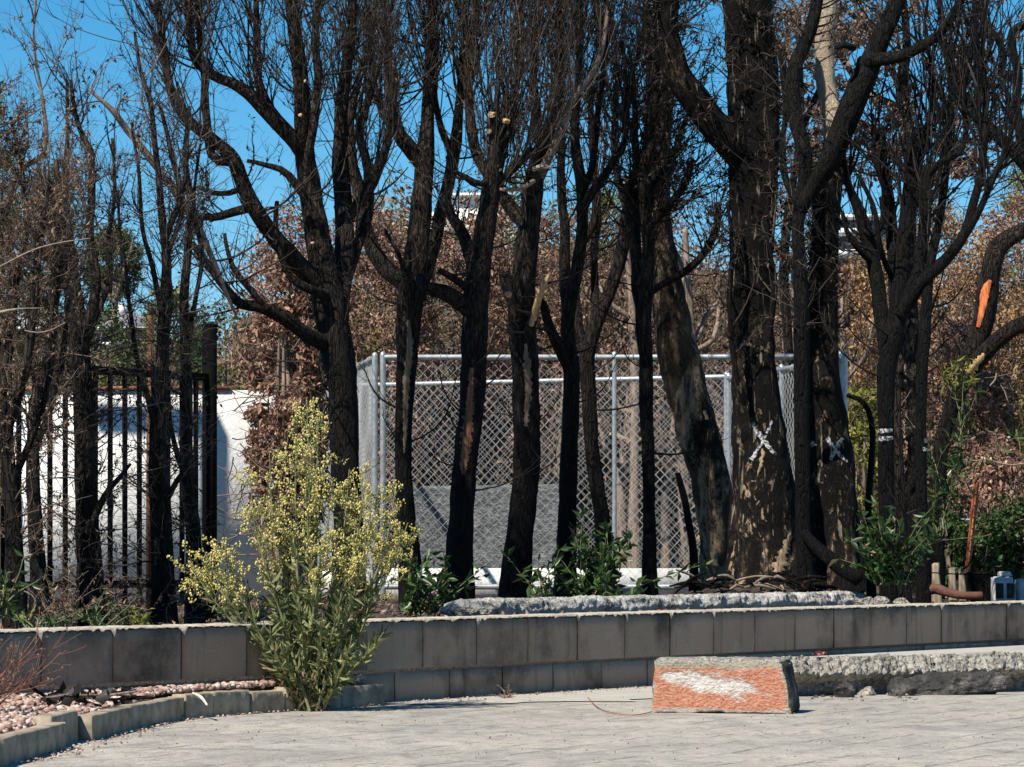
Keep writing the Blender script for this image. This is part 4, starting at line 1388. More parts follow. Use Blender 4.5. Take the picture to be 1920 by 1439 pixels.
e1, tr_e1, _ = tree('eucalyptus_tree', 'thickest burnt eucalyptus trunk, white painted X on its flaking bark', 21.6, [
    [(1442, 1108, 70), (1438, 1040, 64), (1434, 960, 60), (1428, 870, 54), (1420, 780, 46), (1412, 690, 41), (1410, 600, 39), (1408, 500, 40), (1412, 400, 44), (1416, 300, 47), (1414, 200, 48), (1408, 100, 47), (1402, 0, 46), (1398, -90, 46)],
    [(1400, 300, 34), (1370, 268, 31, -.1), (1340, 235, 29, -.15), (1305, 190, 27, -.2), (1270, 145, 25, -.25), (1252, 80, 23, -.3), (1250, 0, 22, -.3), (1252, -90, 20, -.3)],
    [(1385, 1104, 26, -.05), (1388, 1030, 24, .0), (1394, 940, 22, .05), (1404, 850, 20, .1)],
    [(1492, 1106, 30, -.1), (1482, 1040, 26, -.05), (1470, 960, 22, 0), (1458, 870, 18, .05)],
    [(1398, 760, 7, -.2), (1378, 690, 6, -.25), (1366, 590, 5, -.25), (1372, 480, 4, -.25), (1366, 380, 3, -.25)],
    [(1440, 640, 7, -.2), (1450, 540, 6, -.3), (1440, 420, 5, -.3), (1452, 300, 4, -.3)],
], mat='euc_dark', seed=202, rough=0.075, slim=1.0, base_flare=1.15, group=EU, shoots=[(0, .42, .95, 150, .42, 1.25, .05), (1, .0, .9, 90, .4, 1.2, .06), (4, .2, 1, 24, .4, .8, .06), (5, .2, 1, 24, .4, .8, .06)], twig='twig', side=(3, 4), leaf='leaf_char', nleaf=2400)
paint_on(tr_e1, e1, [[(1411, 793, 6), (1424, 816, 9), (1440, 838, 9), (1453, 852, 6)], [(1449, 790, 4), (1438, 812, 6), (1424, 838, 5), (1408, 862, 8)]], 21.6, 'white_paint', 'painted_x_mark', 0.003, 8, 5, 0.45)
paint_on(tr_e1, e1, [[(1429, 842, 4), (1430, 856, 7), (1425, 878, 6), (1420, 895, 2)]], 21.6, 'scar', 'exposed_wood', 0.008, 9, 6, 0.6)
paint_on(tr_e1, e1, [[(1482, 1000, 6), (1470, 1035, 16), (1462, 1062, 22), (1458, 1075, 18)]], 21.6, 'scar', 'exposed_wood', 0.008, 9, 6, 0.6)

e2, tr_e2, _ = tree('eucalyptus_tree', 'burnt eucalyptus with a pale peeled upper stem, white X low on its right', 22.0, [
    [(1564, 1112, 54), (1562, 1020, 50), (1558, 930, 47), (1552, 840, 44), (1544, 750, 38), (1540, 660, 33), (1540, 560, 29), (1544, 460, 27), (1552, 380, 27), (1562, 310, 25), (1568, 265, 22)],
    ([(1568, 280, 22), (1562, 225, 20, .02), (1548, 170, 19, .05), (1546, 100, 19, .05), (1552, 20, 18, .05), (1556, -80, 17, .05)], {'mat': 'euc_pale'}),
    [(1600, 1110, 24, -.05), (1598, 1030, 20, -.02), (1590, 940, 16, .0)],
], mat='euc_dark', seed=203, rough=0.08, slim=1.0, group=EU, shoots=[(0, .5, .98, 90, .35, 1.2, .05), (1, .1, .9, 20, .35, 1.2, .05)], twig='twig', side=(3, 4), leaf='leaf_char', nleaf=1000)
paint_on(tr_e2, e2, [[(1551, 822, 7), (1562, 838, 8), (1574, 852, 7), (1588, 867, 5)], [(1580, 822, 5), (1568, 840, 7), (1556, 862, 8)], [(1522, 828, 7), (1527, 837, 8)]], 22.0, 'white_paint', 'painted_x_mark', 0.003, 8, 7, 0.4)

e3, _, _ = tree('burnt_tree', 'dark forked stem in front of the pale topped eucalyptus, its right arm sweeping up', 21.0, [
    [(1516, 1115, 18), (1508, 1000, 16), (1503, 880, 17), (1503, 780, 18), (1504, 680, 19), (1503, 580, 18), (1499, 500, 15), (1496, 440, 14), (1500, 390, 14), (1508, 340, 14), (1510, 290, 15), (1494, 230, 17, .05), (1484, 175, 17, .08), (1492, 120, 16, .1), (1520, 55, 15, .1), (1535, -20, 14, .1), (1545, -90, 12, .1)],
    [(1500, 395, 15), (1530, 345, 18, -.05), (1556, 300, 23, -.1), (1582, 240, 26, -.12), (1606, 175, 27, -.15), (1632, 110, 24, -.15), (1662, 50, 21, -.2), (1690, -10, 19, -.2), (1715, -80, 17, -.2)],
    [(1615, 120, 17, -.15), (1650, 112, 16, -.25), (1690, 106, 14, -.3), (1728, 88, 12, -.35), (1762, 60, 11, -.35), (1790, 20, 10, -.4), (1812, -40, 8, -.4)],
    [(1495, 380, 9), (1475, 340, 8, .1), (1468, 280, 7, .15), (1470, 200, 6, .2), (1462, 100, 5, .2)],
    [(1508, 1000, 11, -.05), (1535, 1030, 14, -.15), (1575, 1062, 18, -.2), (1612, 1085, 20, -.2)],
    [(1600, 90, 8, -.2), (1580, 85, 7, -.3), (1565, 90, 5, -.3)],
], mat='char_black', seed=204, rough=0.08, slim=.85, shoots=[(0, .35, .95, 60, .4, 1.1, .06), (1, .3, 1, 26, .4, 1.0, .06), (2, .4, 1, 20, .4, .9, .06), (3, .2, 1, 16, .4, .8, .08)], twig='twig', side=(3, 4), group='dark stems among the eucalyptus')

sap, _, _ = tree('charred_sapling', 'thin charred sapling leaning beside the peeled trunk', 22.6, [
    [(1304, 1114, 13), (1300, 1040, 9), (1290, 980, 8), (1280, 925, 7), (1271, 888, 6)]], mat='char_black', seed=205)

# --- right black many-stemmed tree
h1, tr_h1, _ = tree('burnt_tree', 'black many armed burnt tree with a white equals mark painted on its trunk', 20.8, [
    [(1667, 1118, 22), (1664, 1000, 20), (1661, 900, 20), (1660, 800, 20), (1662, 710, 23), (1672, 650, 24), (1684, 590, 23), (1690, 520, 20), (1695, 440, 17), (1700, 370, 14), (1706, 310, 12), (1712, 250, 9)],
    ([(1664, 690, 17), (1655, 620, 19, .1), (1646, 550, 19, .15), (1636, 480, 18, .2), (1622, 420, 16, .2), (1608, 380, 13, .2), (1592, 350, 9, .2), (1582, 300, 6, .2)], {'mat': 'char_black'}),
    [(1680, 600, 16), (1674, 500, 16, .15), (1672, 420, 15, .2), (1668, 350, 12, .2), (1660, 310, 8, .2), (1655, 240, 5, .2)],
    [(1690, 590, 17, -.05), (1712, 540, 16, -.1), (1728, 490, 15, -.1), (1735, 420, 15, -.1), (1738, 350, 15, -.1), (1740, 310, 13, -.1)],
    [(1690, 590, 16, -.1), (1730, 530, 16, -.2), (1770, 490, 15, -.25), (1806, 440, 13, -.3), (1828, 370, 11, -.3), (1842, 300, 9, -.3), (1850, 210, 7, -.3), (1840, 100, 5, -.3)],
    [(1760, 495, 11, -.25), (1790, 470, 10, -.3), (1826, 420, 9, -.35), (1855, 350, 8, -.4), (1880, 290, 7, -.4), (1895, 240, 5, -.4), (1880, 150, 4, -.4)],
    [(1720, 520, 10, .1), (1755, 440, 10, .15), (1770, 370, 10, .2), (1778, 300, 8, .2), (1785, 200, 6, .2), (1775, 80, 4, .2)],
    [(1740, 330, 8, -.1), (1770, 300, 8, -.2), (1800, 288, 7, -.2), (1812, 240, 6, -.2), (1810, 140, 4, -.2)],
    [(1618, 430, 9, .2), (1640, 440, 8, .1), (1655, 410, 7, .1), (1650, 370, 5, .1)],
    [(1672, 400, 7, .2), (1650, 330, 7, .1), (1636, 280, 6, .1), (1640, 240, 4, .1)],
    [(1672, 520, 8, .15), (1650, 470, 7, -.1), (1640, 400, 6, -.15), (1610, 330, 5, -.2)],
    [(1700, 440, 9, .1), (1720, 370, 9, .25), (1726, 300, 8, .3), (1745, 200, 6, .3), (1740, 80, 4, .3)],
    [(1640, 500, 8, .2), (1612, 470, 7, .1), (1590, 440, 6, .05), (1578, 400, 4, .05)],
], mat='char_black', twig='twig_black', seed=301, rough=0.06, base_flare=1.1, shoots=[(0, .7, 1, 30, .7, .6, .1), (1, .55, 1, 26, .6, .6, .1), (2, .5, 1, 26, .7, .5, .1), (3, .6, 1, 30, .8, .5, .12), (4, .45, 1, 46, .9, .5, .1), (5, .3, 1, 40, .8, .5, .1), (6, .3, 1, 40, .9, .5, .1), (7, .3, 1, 30, .9, .5, .1), (11, .3, 1, 40, .9, .5, .1), (9, .3, 1, 12, .4, .6, .1)],
    side=(2.5, 2), r_shoot=0.0068, group='black many armed trees at the right', arch=2, slim=.78)
paint_on(tr_h1, h1, [[(1644, 809, 7), (1658, 808, 8), (1673, 807, 6)], [(1645, 822, 8), (1658, 823, 9), (1674, 821, 7)]], 20.8, 'white_paint', 'painted_equals_mark', 0.003, 7, 9, 0.2)

h1b, _, _ = tree('burnt_tree', 'slim grey trunk close behind the black trunk with the equals mark', 21.3, [
    [(1698, 1116, 17), (1690, 1020, 16), (1684, 900, 15), (1680, 780, 14), (1682, 700, 14), (1700, 640, 12), (1715, 600, 10)],
    [(1684, 710, 10), (1700, 730, 9, .1), (1716, 690, 10, .2), (1724, 640, 10, .2), (1740, 560, 8, .2)],
    [(1688, 700, 5, -.2), (1704, 712, 4, -.25), (1718, 730, 3, -.25)],
], mat='char_shag', seed=302, twig='twig_black', shoots=[(1, .4, 1, 8, .4, .7, .1)], group='black many armed trees at the right', arch=2, slim=.78)
h2, tr_h2, _ = tree('burnt_tree', 'straight jet black pole like trunk with two pale dots, right of the equals mark', 20.6, [
    [(1731, 1118, 17), (1730, 1000, 15), (1728, 880, 14), (1726, 780, 13), (1728, 690, 14), (1733, 620, 15), (1738, 560, 14), (1745, 500, 12), (1758, 440, 9)],
], mat='char_black', seed=303, twig='twig_black', shoots=[(0, .85, 1, 10, .5, .6, .1)], group='black many armed trees at the right', arch=2, slim=.78)
paint_on(tr_h2, h2, [[(1735, 822, 7), (1737, 830, 7)], [(1734, 839, 7), (1735, 846, 8)]], 20.6, 'white_paint', 'paint_dot', 0.006, 7, 10, 0.2)
h3, _, _ = tree('burnt_tree', 'dark arching stem bowed over to the left before the right bushes', 21.6, [
    [(1636, 1118, 12), (1630, 1000, 10), (1628, 930, 9), (1634, 860, 9), (1636, 810, 8.5), (1628, 770, 8), (1610, 748, 7), (1588, 742, 6)],
], mat='char_black', seed=304, slim=.7)

# --- right edge tree with raw orange wood
r1, tr_r1, _ = tree('scorched_tree', 'scorched tree at the right edge with a raw orange strip on its limb', 25.0, [
    [(1752, 1090, 18), (1756, 960, 17), (1764, 850, 16), (1782, 770, 17), (1808, 705, 20)],
    [(1800, 715, 20), (1822, 665, 22), (1842, 610, 22), (1852, 560, 22), (1858, 510, 21), (1872, 465, 20), (1905, 440, 18), (1950, 415, 16), (2010, 360, 14), (2030, 200, 10)],
    [(1806, 710, 16), (1835, 675, 17, -.1), (1870, 640, 17, -.15), (1905, 615, 16, -.2), (1950, 590, 14, -.2), (2020, 520, 10, -.2)],
], mat='char', seed=305, zbase=SOIL, shoots=[(1, .5, 1, 20, .8, .8, .05), (2, .6, 1, 10, .8, .8, .05)], side=(3, 3))
limb_objs = [c for c in r1.children if c.name.startswith('limb')]
paint_on(limb_objs[0], r1, [[(1858, 526, 8), (1848, 545, 15), (1842, 580, 12), (1834, 614, 6)]], 25.0, 'orangewood', 'raw_wood_strip', 0.01, 12, 12, 0.12)
paint_on(limb_objs[1], r1, [[(1818, 700, 16), (1832, 680, 12), (1846, 664, 7)]], 24.9, 'wood', 'raw_wood_strip', 0.01, 10, 13, 0.4)

r2, _, _ = tree('bare_tree', 'bare dark tree with crooked arms against the sky, upper right corner', 26.5, [
    [(1980, 1090, 30), (1975, 800, 26), (1965, 600, 22), (1960, 420, 20), (1940, 330, 18), (1905, 285, 16), (1870, 255, 14), (1835, 225, 13), (1812, 190, 11), (1790, 150, 9), (1770, 80, 7), (1760, -20, 6)],
    [(1930, 320, 12), (1915, 250, 11), (1905, 190, 10), (1908, 130, 10), (1896, 90, 10), (1898, 60, 10), (1925, 45, 9), (1960, 30, 7)],
    [(1908, 152, 9), (1890, 146, 8), (1876, 138, 8), (1880, 100, 8), (1868, 70, 7), (1850, 50, 6), (1838, 20, 5), (1820, -10, 4)],
    [(1830, 222, 8), (1836, 160, 7), (1826, 80, 7), (1830, 10, 6), (1822, -40, 5)],
], mat='char_black', twig='twig', seed=306, shoots=[(0, .5, 1, 40, .8, .8, .03), (1, .3, 1, 16, .7, .8, .03), (2, .3, 1, 16, .6, .8, .03), (3, .2, 1, 14, .6, .8, .03)], side=(4, 3))

r3, _, _ = tree('leafy_dead_tree', 'dead tree behind the black arms with hanging brown leaves', 29.0, [
    [(1720, 1085, 18), (1715, 800, 16), (1708, 560, 15), (1706, 420, 14), (1708, 320, 14), (1702, 250, 15), (1694, 200, 15), (1692, 150, 12), (1700, 80, 9), (1690, -30, 7)],
    [(1696, 210, 10), (1670, 195, 9, .1), (1640, 180, 8, .1), (1600, 140, 7, .1), (1570, 90, 6, .1)],
    [(1704, 330, 8), (1650, 260, 8, .2), (1610, 230, 7, .2), (1570, 240, 5, .2)],
    [(1706, 300, 8), (1740, 240, 8, .2), (1780, 190, 7, .2), (1820, 120, 5, .2)],
    [(1696, 180, 8), (1650, 90, 7, .2), (1610, 40, 6, .2), (1570, 10, 5, .2)],
    [(1706, 400, 8), (1760, 330, 8, .3), (1810, 300, 7, .3), (1860, 310, 5, .3)],
], mat='char', twig='twig_grey', seed=307, shoots=[(0, .6, 1, 20, 1.0, .9, .0), (1, .2, 1, 26, 1.0, .9, .0), (2, .2, 1, 28, 1.0, .9, -.02), (3, .2, 1, 24, 1.0, .9, .0), (4, .2, 1, 24, 1.0, .9, .0), (5, .2, 1, 24, 1.0, .9, .0)], side=(5, 3), leaf='leaf_dusk', nleaf=9500, leafsize=0.055)
r4, _, _ = tree('leafy_dead_tree', 'dead brown leaved tree crown showing left of the pale peeled stem', 28.0, [
    [(1478, 1085, 12), (1476, 900, 11), (1480, 700, 10), (1470, 520, 10), (1480, 380, 9), (1500, 260, 8), (1500, 130, 7), (1495, 20, 5)],
    [(1480, 420, 7), (1520, 330, 7, .2), (1560, 300, 6, .2), (1600, 320, 5, .2)],
    [(1500, 250, 7), (1530, 180, 6, .2), (1560, 120, 5, .2)],
    [(1495, 200, 7), (1470, 120, 6, .2), (1480, 50, 5, .2)],
], mat='char', twig='twig_grey', seed=308, shoots=[(0, .45, 1, 36, .8, .9, .0), (1, .1, 1, 20, .8, .9, .0), (2, .1, 1, 20, .8, .9, .0), (3, .1, 1, 20, .8, .9, .0)], side=(5, 3), leaf='leaf_dusk', nleaf=5200, leafsize=0.05)

# --- left hedge trees by the iron fence
LH = 'singed hedge trees before the black iron fence'
l0, _, _ = tree('singed_tree', 'shaggy singed hedge tree at the far left edge, dense with brown twigs', 14.9, [
    [(30, 1180, 24), (24, 1000, 18), (14, 850, 15), (10, 700, 13), (25, 580, 11), (20, 480, 9), (5, 390, 7)],
    [(15, 800, 11), (45, 700, 10, -.1), (60, 580, 9, -.1), (80, 450, 7, -.1), (95, 340, 5, -.1)],
    [(12, 700, 10), (-30, 560, 9), (-40, 420, 8), (-30, 250, 6), (-20, 130, 4)],
    [(22, 560, 7), (50, 440, 6), (40, 330, 5), (20, 220, 4)],
    [(25, 900, 9), (60, 820, 8), (95, 700, 7), (110, 560, 6), (118, 420, 4)],
], mat='char_shag', twig='twig_brown', seed=401, shoots=[(0, .15, 1, 90, .45, 1.0, .05), (1, .1, 1, 80, .45, .9, .08), (2, .2, 1, 60, .45, .9, .05), (3, .1, 1, 60, .4, .9, .05), (4, .1, 1, 80, .45, .9, .06)], side=(4, 4), leaf='leaf_dusk', nleaf=5200, leafsize=0.02, r_shoot=0.0035, dens=.9, ls=.6, group=LH)
l1, _, _ = tree('singed_tree', 'narrow singed trunk second from the left edge, dry brown leaves along it', 15.3, [
    [(72, 1180, 21), (70, 1050, 17), (66, 950, 16), (62, 850, 14), (66, 760, 12), (90, 660, 10), (100, 540, 9), (112, 420, 7), (106, 300, 5)],
    [(66, 840, 8), (96, 760, 8), (120, 680, 7), (128, 560, 6), (120, 480, 4)],
    ([(-10, 430, 11, -.2), (10, 385, 10, -.2), (28, 345, 9, -.2), (38, 312, 8, -.2), (62, 305, 6, -.2), (80, 288, 6, -.2), (84, 255, 5, -.2), (78, 210, 4, -.2), (72, 150, 3, -.2), (62, 80, 2.4, -.2), (66, 10, 1.5, -.2)], {'mat': 'greybark', 'name': 'bare_pale_branch'}),
], mat='char_shag', twig='twig_brown', seed=402, shoots=[(0, .3, 1, 80, .4, .9, .06), (1, .1, 1, 50, .4, .9, .06), (2, .5, 1, 16, .5, .45, .04)], side=(4, 3.5), leaf='leaf_dusk', nleaf=1600, leafsize=0.02, r_shoot=0.003, dens=.55, ls=.75, group=LH)
l2, _, _ = tree('singed_tree', 'stout singed trunk splitting into upright stems, third from the left edge', 15.6, [
    [(170, 1180, 32), (166, 1060, 26), (163, 960, 24), (160, 860, 22), (156, 760, 21), (152, 680, 20), (146, 600, 17), (138, 520, 14), (128, 440, 11), (122, 360, 8), (128, 260, 5), (126, 150, 3)],
    [(154, 660, 14), (172, 590, 12), (182, 520, 10), (172, 440, 9), (172, 350, 8), (168, 290, 7), (145, 240, 5), (132, 150, 3.4)],
    [(156, 640, 9), (186, 580, 8), (205, 520, 6), (200, 440, 5), (215, 350, 4), (210, 260, 3)],
    [(148, 600, 8), (128, 560, 8), (112, 500, 7), (90, 420, 5), (82, 330, 4)],
    [(165, 1000, 9, -.1), (195, 930, 7, -.15), (220, 900, 5, -.2), (245, 870, 3, -.2)],
], mat='char_shag', twig='twig_grey', seed=403, shoots=[(0, .25, 1, 70, .42, .9, .06), (1, .3, 1, 64, .45, .6, .08), (2, .2, 1, 40, .4, .6, .06), (3, .2, 1, 50, .4, .7, .07), (0, .03, .5, 230, .45, 1.25, .02), (4, .2, 1, 14, .3, .8, .03)], side=(4, 3), leaf='leaf_char', nleaf=1500, leafsize=0.024, r_shoot=0.0033, dens=.6, ls=.78, group=LH)
l3, _, _ = tree('singed_tree', 'tall singed trunk with thin sky bound stems, beside the brown wooden stake', 15.9, [
    [(308, 1180, 27), (306, 1080, 23), (302, 980, 22), (298, 880, 20), (296, 790, 17), (302, 700, 15), (306, 600, 13), (312, 500, 11), (306, 420, 9), (300, 340, 7), (290, 260, 6), (280, 190, 5), (262, 130, 4), (252, 60, 3)],
    [(304, 640, 9), (320, 560, 9), (312, 460, 8), (335, 370, 7), (320, 290, 6), (300, 200, 4)],
    [(300, 820, 9), (275, 740, 7), (255, 660, 6), (238, 560, 5), (228, 460, 4), (224, 360, 3)],
    [(305, 600, 7), (285, 500, 6), (262, 420, 5), (262, 330, 4), (250, 230, 3)],
    [(312, 480, 6), (340, 400, 5), (352, 300, 4), (350, 220, 3)],
    [(302, 960, 8, -.1), (330, 905, 6, -.15), (352, 870, 4, -.2)],
], mat='char_shag', twig='twig_grey', seed=404, shoots=[(0, .3, 1, 90, .45, .7, .06), (1, .2, 1, 54, .4, .7, .06), (2, .2, 1, 36, .4, .8, .05), (3, .1, 1, 44, .4, .7, .05), (4, .1, 1, 30, .35, .7, .05), (0, .03, .5, 230, .45, 1.25, .02), (5, .2, 1, 14, .3, .8, .02)], side=(3.5, 3), leaf='leaf_char', nleaf=700, leafsize=0.02, r_shoot=0.003, dens=.55, ls=.75, group=LH)
l4, _, _ = tree('singed_tree', 'slim singed trunk by the black end post, long pale dead branch above', 16.2, [
    [(366, 1180, 20), (364, 1060, 17), (360, 980, 16), (352, 930, 15), (350, 860, 13), (352, 760, 12), (348, 660, 11), (346, 560, 10), (352, 460, 8), (356, 380, 7), (348, 300, 6), (356, 200, 4)],
    ([(446, 600, 3, .3), (420, 540, 5, .25), (398, 480, 7, .2), (372, 420, 9, .15), (345, 385, 9, .1), (310, 335, 8, .05), (270, 285, 8, 0), (238, 245, 7.5, 0), (215, 212, 7, -.05), (190, 190, 4.5, -.05), (164, 170, 3, -.05)], {'mat': 'greybark', 'name': 'pale_dead_branch'}),
    [(350, 640, 6), (368, 560, 5), (380, 470, 5), (362, 380, 4), (372, 270, 3)],
    [(352, 900, 8), (335, 860, 7), (322, 800, 5), (318, 720, 4)],
], mat='char_shag', twig='twig_grey', seed=405, shoots=[(0, .35, 1, 56, .4, .7, .05), (1, .2, 1, 56, .35, 1.0, -.04), (2, .2, 1, 30, .35, .7, .05), (0, .05, .5, 80, .36, 1.2, .02), (3, .2, 1, 16, .3, .8, .03)], side=(3.5, 3), leaf='leaf_char', nleaf=1000, leafsize=0.022, r_shoot=0.003, dens=.55, ls=.75, group=LH)
# hanging clump of dead twigs by the broken branch tip
stick_b = Buf()
for pts_ in ([(-8, 596, 3, -.3), (20, 590, 2.6, -.3), (52, 584, 2.2, -.3), (76, 580, 1.4, -.3)], ):
    pass
for nm_, lb_, pts_ in (('dry_stick', 'long pale twig reaching across the left hedge at mid height', [(0, 500, 1.2), (60, 470, 1.4), (110, 456, 1.3), (170, 447, .7)]),
                       ('dry_stick', 'pale dry stick poking from the left hedge above the fence rail', [(-10, 588, 3), (14, 583, 2.8), (40, 579, 1.2), (82, 578, .8)]),
                       ('dry_stick', 'thin curved pale stick low in the left hedge', [(46, 620, 1.1), (70, 624, 1.2), (96, 619, 1.0), (122, 605, .6)]),
                       ('bent_wire', 'thin arched wire loop sticking up among the sprouts at the wall top', [(-4, 1110, 1.5), (20, 1106, 1.6), (48, 1110, 1.6), (66, 1124, 1.6), (62, 1150, 1.5), (52, 1168, 1.5)])):
    D_ = 14.5
    pr = np.array([[*P(q[0], q[1], D_), q[2] * D_ / F] for q in pts_])
    V, Q, T, _ = limb_geo(pr, np.random.default_rng(1), 6, 0.02, 0.08)
    q = Buf()
    q.add(V, Q, T)
    tag(q.obj(nm_, MT['palebark'] if nm_ == 'dry_stick' else MT['greybark'], origin=tuple(pr[0, :3])), lb_, 'stick' if nm_ == 'dry_stick' else 'wire')

# ------------------------------------------------------------------ background stems behind the enclosure
rng = np.random.default_rng(55)
BG = 'dusty dead stems behind the chain link enclosure'
bg_data = [
    (800, 33, 11, 760, -30, 'left of the grey sheet'), (845, 32, 9, 640, 30, 'bent right behind the third trunk'), (925, 33, 13, 700, -20, 'behind the sheet top'),
    (1030, 32, 9, 560, 40, 'showing between the fourth and fifth trunks'), (1095, 33, 8, 620, -30, 'between two slim black trunks'), (1165, 32, 12, 520, 20, 'just right of the middle fence post'),
    (1190, 31, 11, 450, -15, 'left of the slender black tree'), (1250, 33, 9, 520, 30, 'behind the slender black tree'), (1300, 32, 13, 480, -50, 'behind the leaning peeled trunk'), (1345, 31, 11, 430, -60, 'left of the X marked trunk'),
    (1470, 33, 12, 420, 20, 'in the gap right of the X marked trunk'), (1600, 31, 9, 560, -20, 'right of the enclosure corner post'), (735, 33, 8, 600, 40, 'behind the left fence corner')]
for k_, (px_, D_, r_, top_, lean_, where_) in enumerate(bg_data):
    y0 = 1032 + (ZC - SOIL) * F / D_
    m1 = [(px_, y0, r_ * 1.2), (px_ + lean_ * 0.2 + rng.uniform(-8, 8), y0 - (y0 - top_) * 0.3, r_), (px_ + lean_ * 0.6 + rng.uniform(-10, 10), y0 - (y0 - top_) * 0.65, r_ * 0.85), (px_ + lean_, top_, r_ * 0.5)]
    br = []
    for j in range(4):
        t = rng.uniform(0.35, 0.9)
        bx, by = px_ + lean_ * t, y0 - (y0 - top_) * t
        s_ = rng.choice([-1, 1])
        br.append([(bx, by, r_ * 0.55), (bx + s_ * rng.uniform(20, 40), by - rng.uniform(20, 60), r_ * 0.45, rng.uniform(-.3, .3)), (bx + s_ * rng.uniform(40, 70), by - rng.uniform(90, 150), r_ * 0.25, rng.uniform(-.4, .4))])
    tree('dead_sapling', 'dusty brown dead sapling ' + where_, D_, [m1] + br, mat='bgbark', twig='twig_brown', seed=500 + k_,
         shoots=[(0, .3, 1, 20, .7, .9, .04)] + [(1 + j, .2, 1, 12, .6, .8, .05) for j in range(4)], side=(4, 3), r_shoot=0.005, group=BG, zbase=SOIL, leaf='leaf_dead' if px_ < 1250 else 'leaf_dusk', nleaf=500, leafsize=0.05)


# ------------------------------------------------------------------ shrubs
def bush(name, label, px, D, ybot, ytop, wpx, mat, n, seed, leaf=0.05, depth=0.8, group=None, cat='bush', stem='bgbark', ratio=0.5, clumps=70, down=0.2, twigs=120, twigmat='twig_brown', lean=0, cs=0.16, onground=True):
    rng = np.random.default_rng(seed)
    c0_ = P(px, ybot, D)
    c1_ = P(px, ytop, D)
    W = wpx * D / F / 2
    H = c1_[2] - c0_[2]
    rt = root(name, c0_, label, cat, group)
    cen = np.array([c0_[0], D, c0_[2] + H * 0.52])
    d = rng.normal(0, 1, (clumps, 3))
    d /= np.linalg.norm(d, axis=1, keepdims=True)
    rad = rng.uniform(0.55, 1.0, (clumps, 1)) ** 0.5
    C = cen + d * rad * np.array([W * 0.9, depth * 0.85, H * 0.48])
    csz = cs * min(W, H) * 2 * rng.uniform(0.6, 1.4, clumps)
    i = rng.integers(0, clumps, n)
    g = rng.normal(0, 1, (n, 3))
    g /= np.linalg.norm(g, axis=1, keepdims=True) + 1e-9
    pos = C[i] + g * (rng.uniform(0, 1, (n, 1)) ** 0.45) * csz[i][:, None]
    V, T, R = leaves_geo(rng, pos, leaf, ratio, down)
    R = np.clip(R + np.repeat(rng.normal(0, 0.12, clumps)[i], 4), 0, 1)
    b = Buf()
    b.add(V, None, T, R)
    o = b.obj('foliage', mat if not isinstance(mat, str) else MT[mat], rt, c0_)
    o['kind'] = 'stuff'
    # stems from the foot to a share of the clumps
    k = min(14, clumps)
    tb = Buf()
    for q in rng.choice(clumps, k, replace=False):
        foot = c0_ + np.array([rng.uniform(-0.25, 0.25) * W, rng.uniform(-0.2, 0.2), -0.05])
        mid = (foot + C[q]) / 2 + np.array([rng.normal(0, .12) * W, rng.normal(0, .1), 0.1 * H])
        V, Q, T, _ = limb_geo(np.array([[*foot, 0.012 + 0.01 * H], [*mid, 0.01 + 0.005 * H], [*C[q], 0.004]]), rng, 6, 0.12, 0.1)
        tb.add(V, Q, T)
    o = tb.obj('stems', MT[stem], rt, c0_)
    o['kind'] = 'stuff'
    if twigs:
        ii = rng.integers(0, clumps, twigs)
        sh = grow(rng, C[ii] + rng.normal(0, 0.1, (twigs, 3)), rng.normal(0, 1, (twigs, 3)) + np.array([0, 0, 0.3]), rng.uniform(.15, .5, twigs) * min(1.3, max(.5, H * .5)), 6, 0.05, 0.2)
        V, Q = tubes(sh, np.full((twigs, 1), 0.005) * np.linspace(1, .4, 6)[None], 3)
        b = Buf()
        b.add(V, Q, None, np.repeat(rng.uniform(0.2, 1, twigs), 18))
        o = b.obj('twigs', MT[twigmat], rt, c0_)
        o['kind'] = 'stuff'
    return rt


RB = 'russet dead hedge behind the enclosure'
for k_, a in enumerate([
    (540, 22.9, 1112, 500, 130, 9000, 'tall russet dead bush left of the enclosure, overlapping the white wall end', .3),
    (560, 31.5, 1090, 420, 260, 10000, 'russet dead bush behind the big burnt tree', .7),
    (700, 31.5, 1090, 380, 240, 10000, 'russet dead bush rising between the first two burnt trunks', .7),
    (850, 32.5, 1090, 385, 240, 10000, 'russet dead bush behind the second and third burnt trunks', .7),
    (985, 32.5, 1085, 370, 220, 9000, 'russet dead bush behind the trunk with the splintered branch', .7),
    (1110, 33.5, 1085, 400, 220, 7500, 'thin russet bush behind the slim crooked trunks', .7),
    (1240, 34.0, 1085, 400, 240, 6500, 'sparse brown bush behind the leaning peeled trunk', .7)]):
    bush('dead_bush', a[6], a[0], a[1], a[2], a[3] - 20, a[4] + 30, 'leaf_dead' if k_ < 5 else 'leaf_dusk', int(a[5] * 1.5), 600 + k_, 0.048, a[7], RB, clumps=190, cs=0.12, twigs=300, down=.8)

bush('hillside_shrub', 'dull brown hillside shrub filling the gap beside the X marked eucalyptus', 1400, 37, 1080, 470, 260, 'leaf_dusk', 6000, 620, 0.06, 1.2, clumps=120, cs=.13, twigs=500)
bush('hillside_shrub', 'grey green tree top poking over the russet hedge under the white hill house', 735, 60, 800, 350, 190, 'leaf_mixed', 4500, 621, 0.11, 1.5, clumps=60, cs=.2, twigs=80)
bush('hillside_shrub', 'dark green treetop right of the white hill house', 1000, 90, 700, 330, 300, 'leaf_olive', 5000, 622, 0.16, 2.5, clumps=70, cs=.2, twigs=60)
bush('hillside_shrub', 'yellow green treetop glimpsed between the slim crooked trunks', 1160, 70, 640, 335, 120, 'leaf_yellow', 2600, 623, 0.11, 1.2, clumps=40, cs=.22, twigs=40)

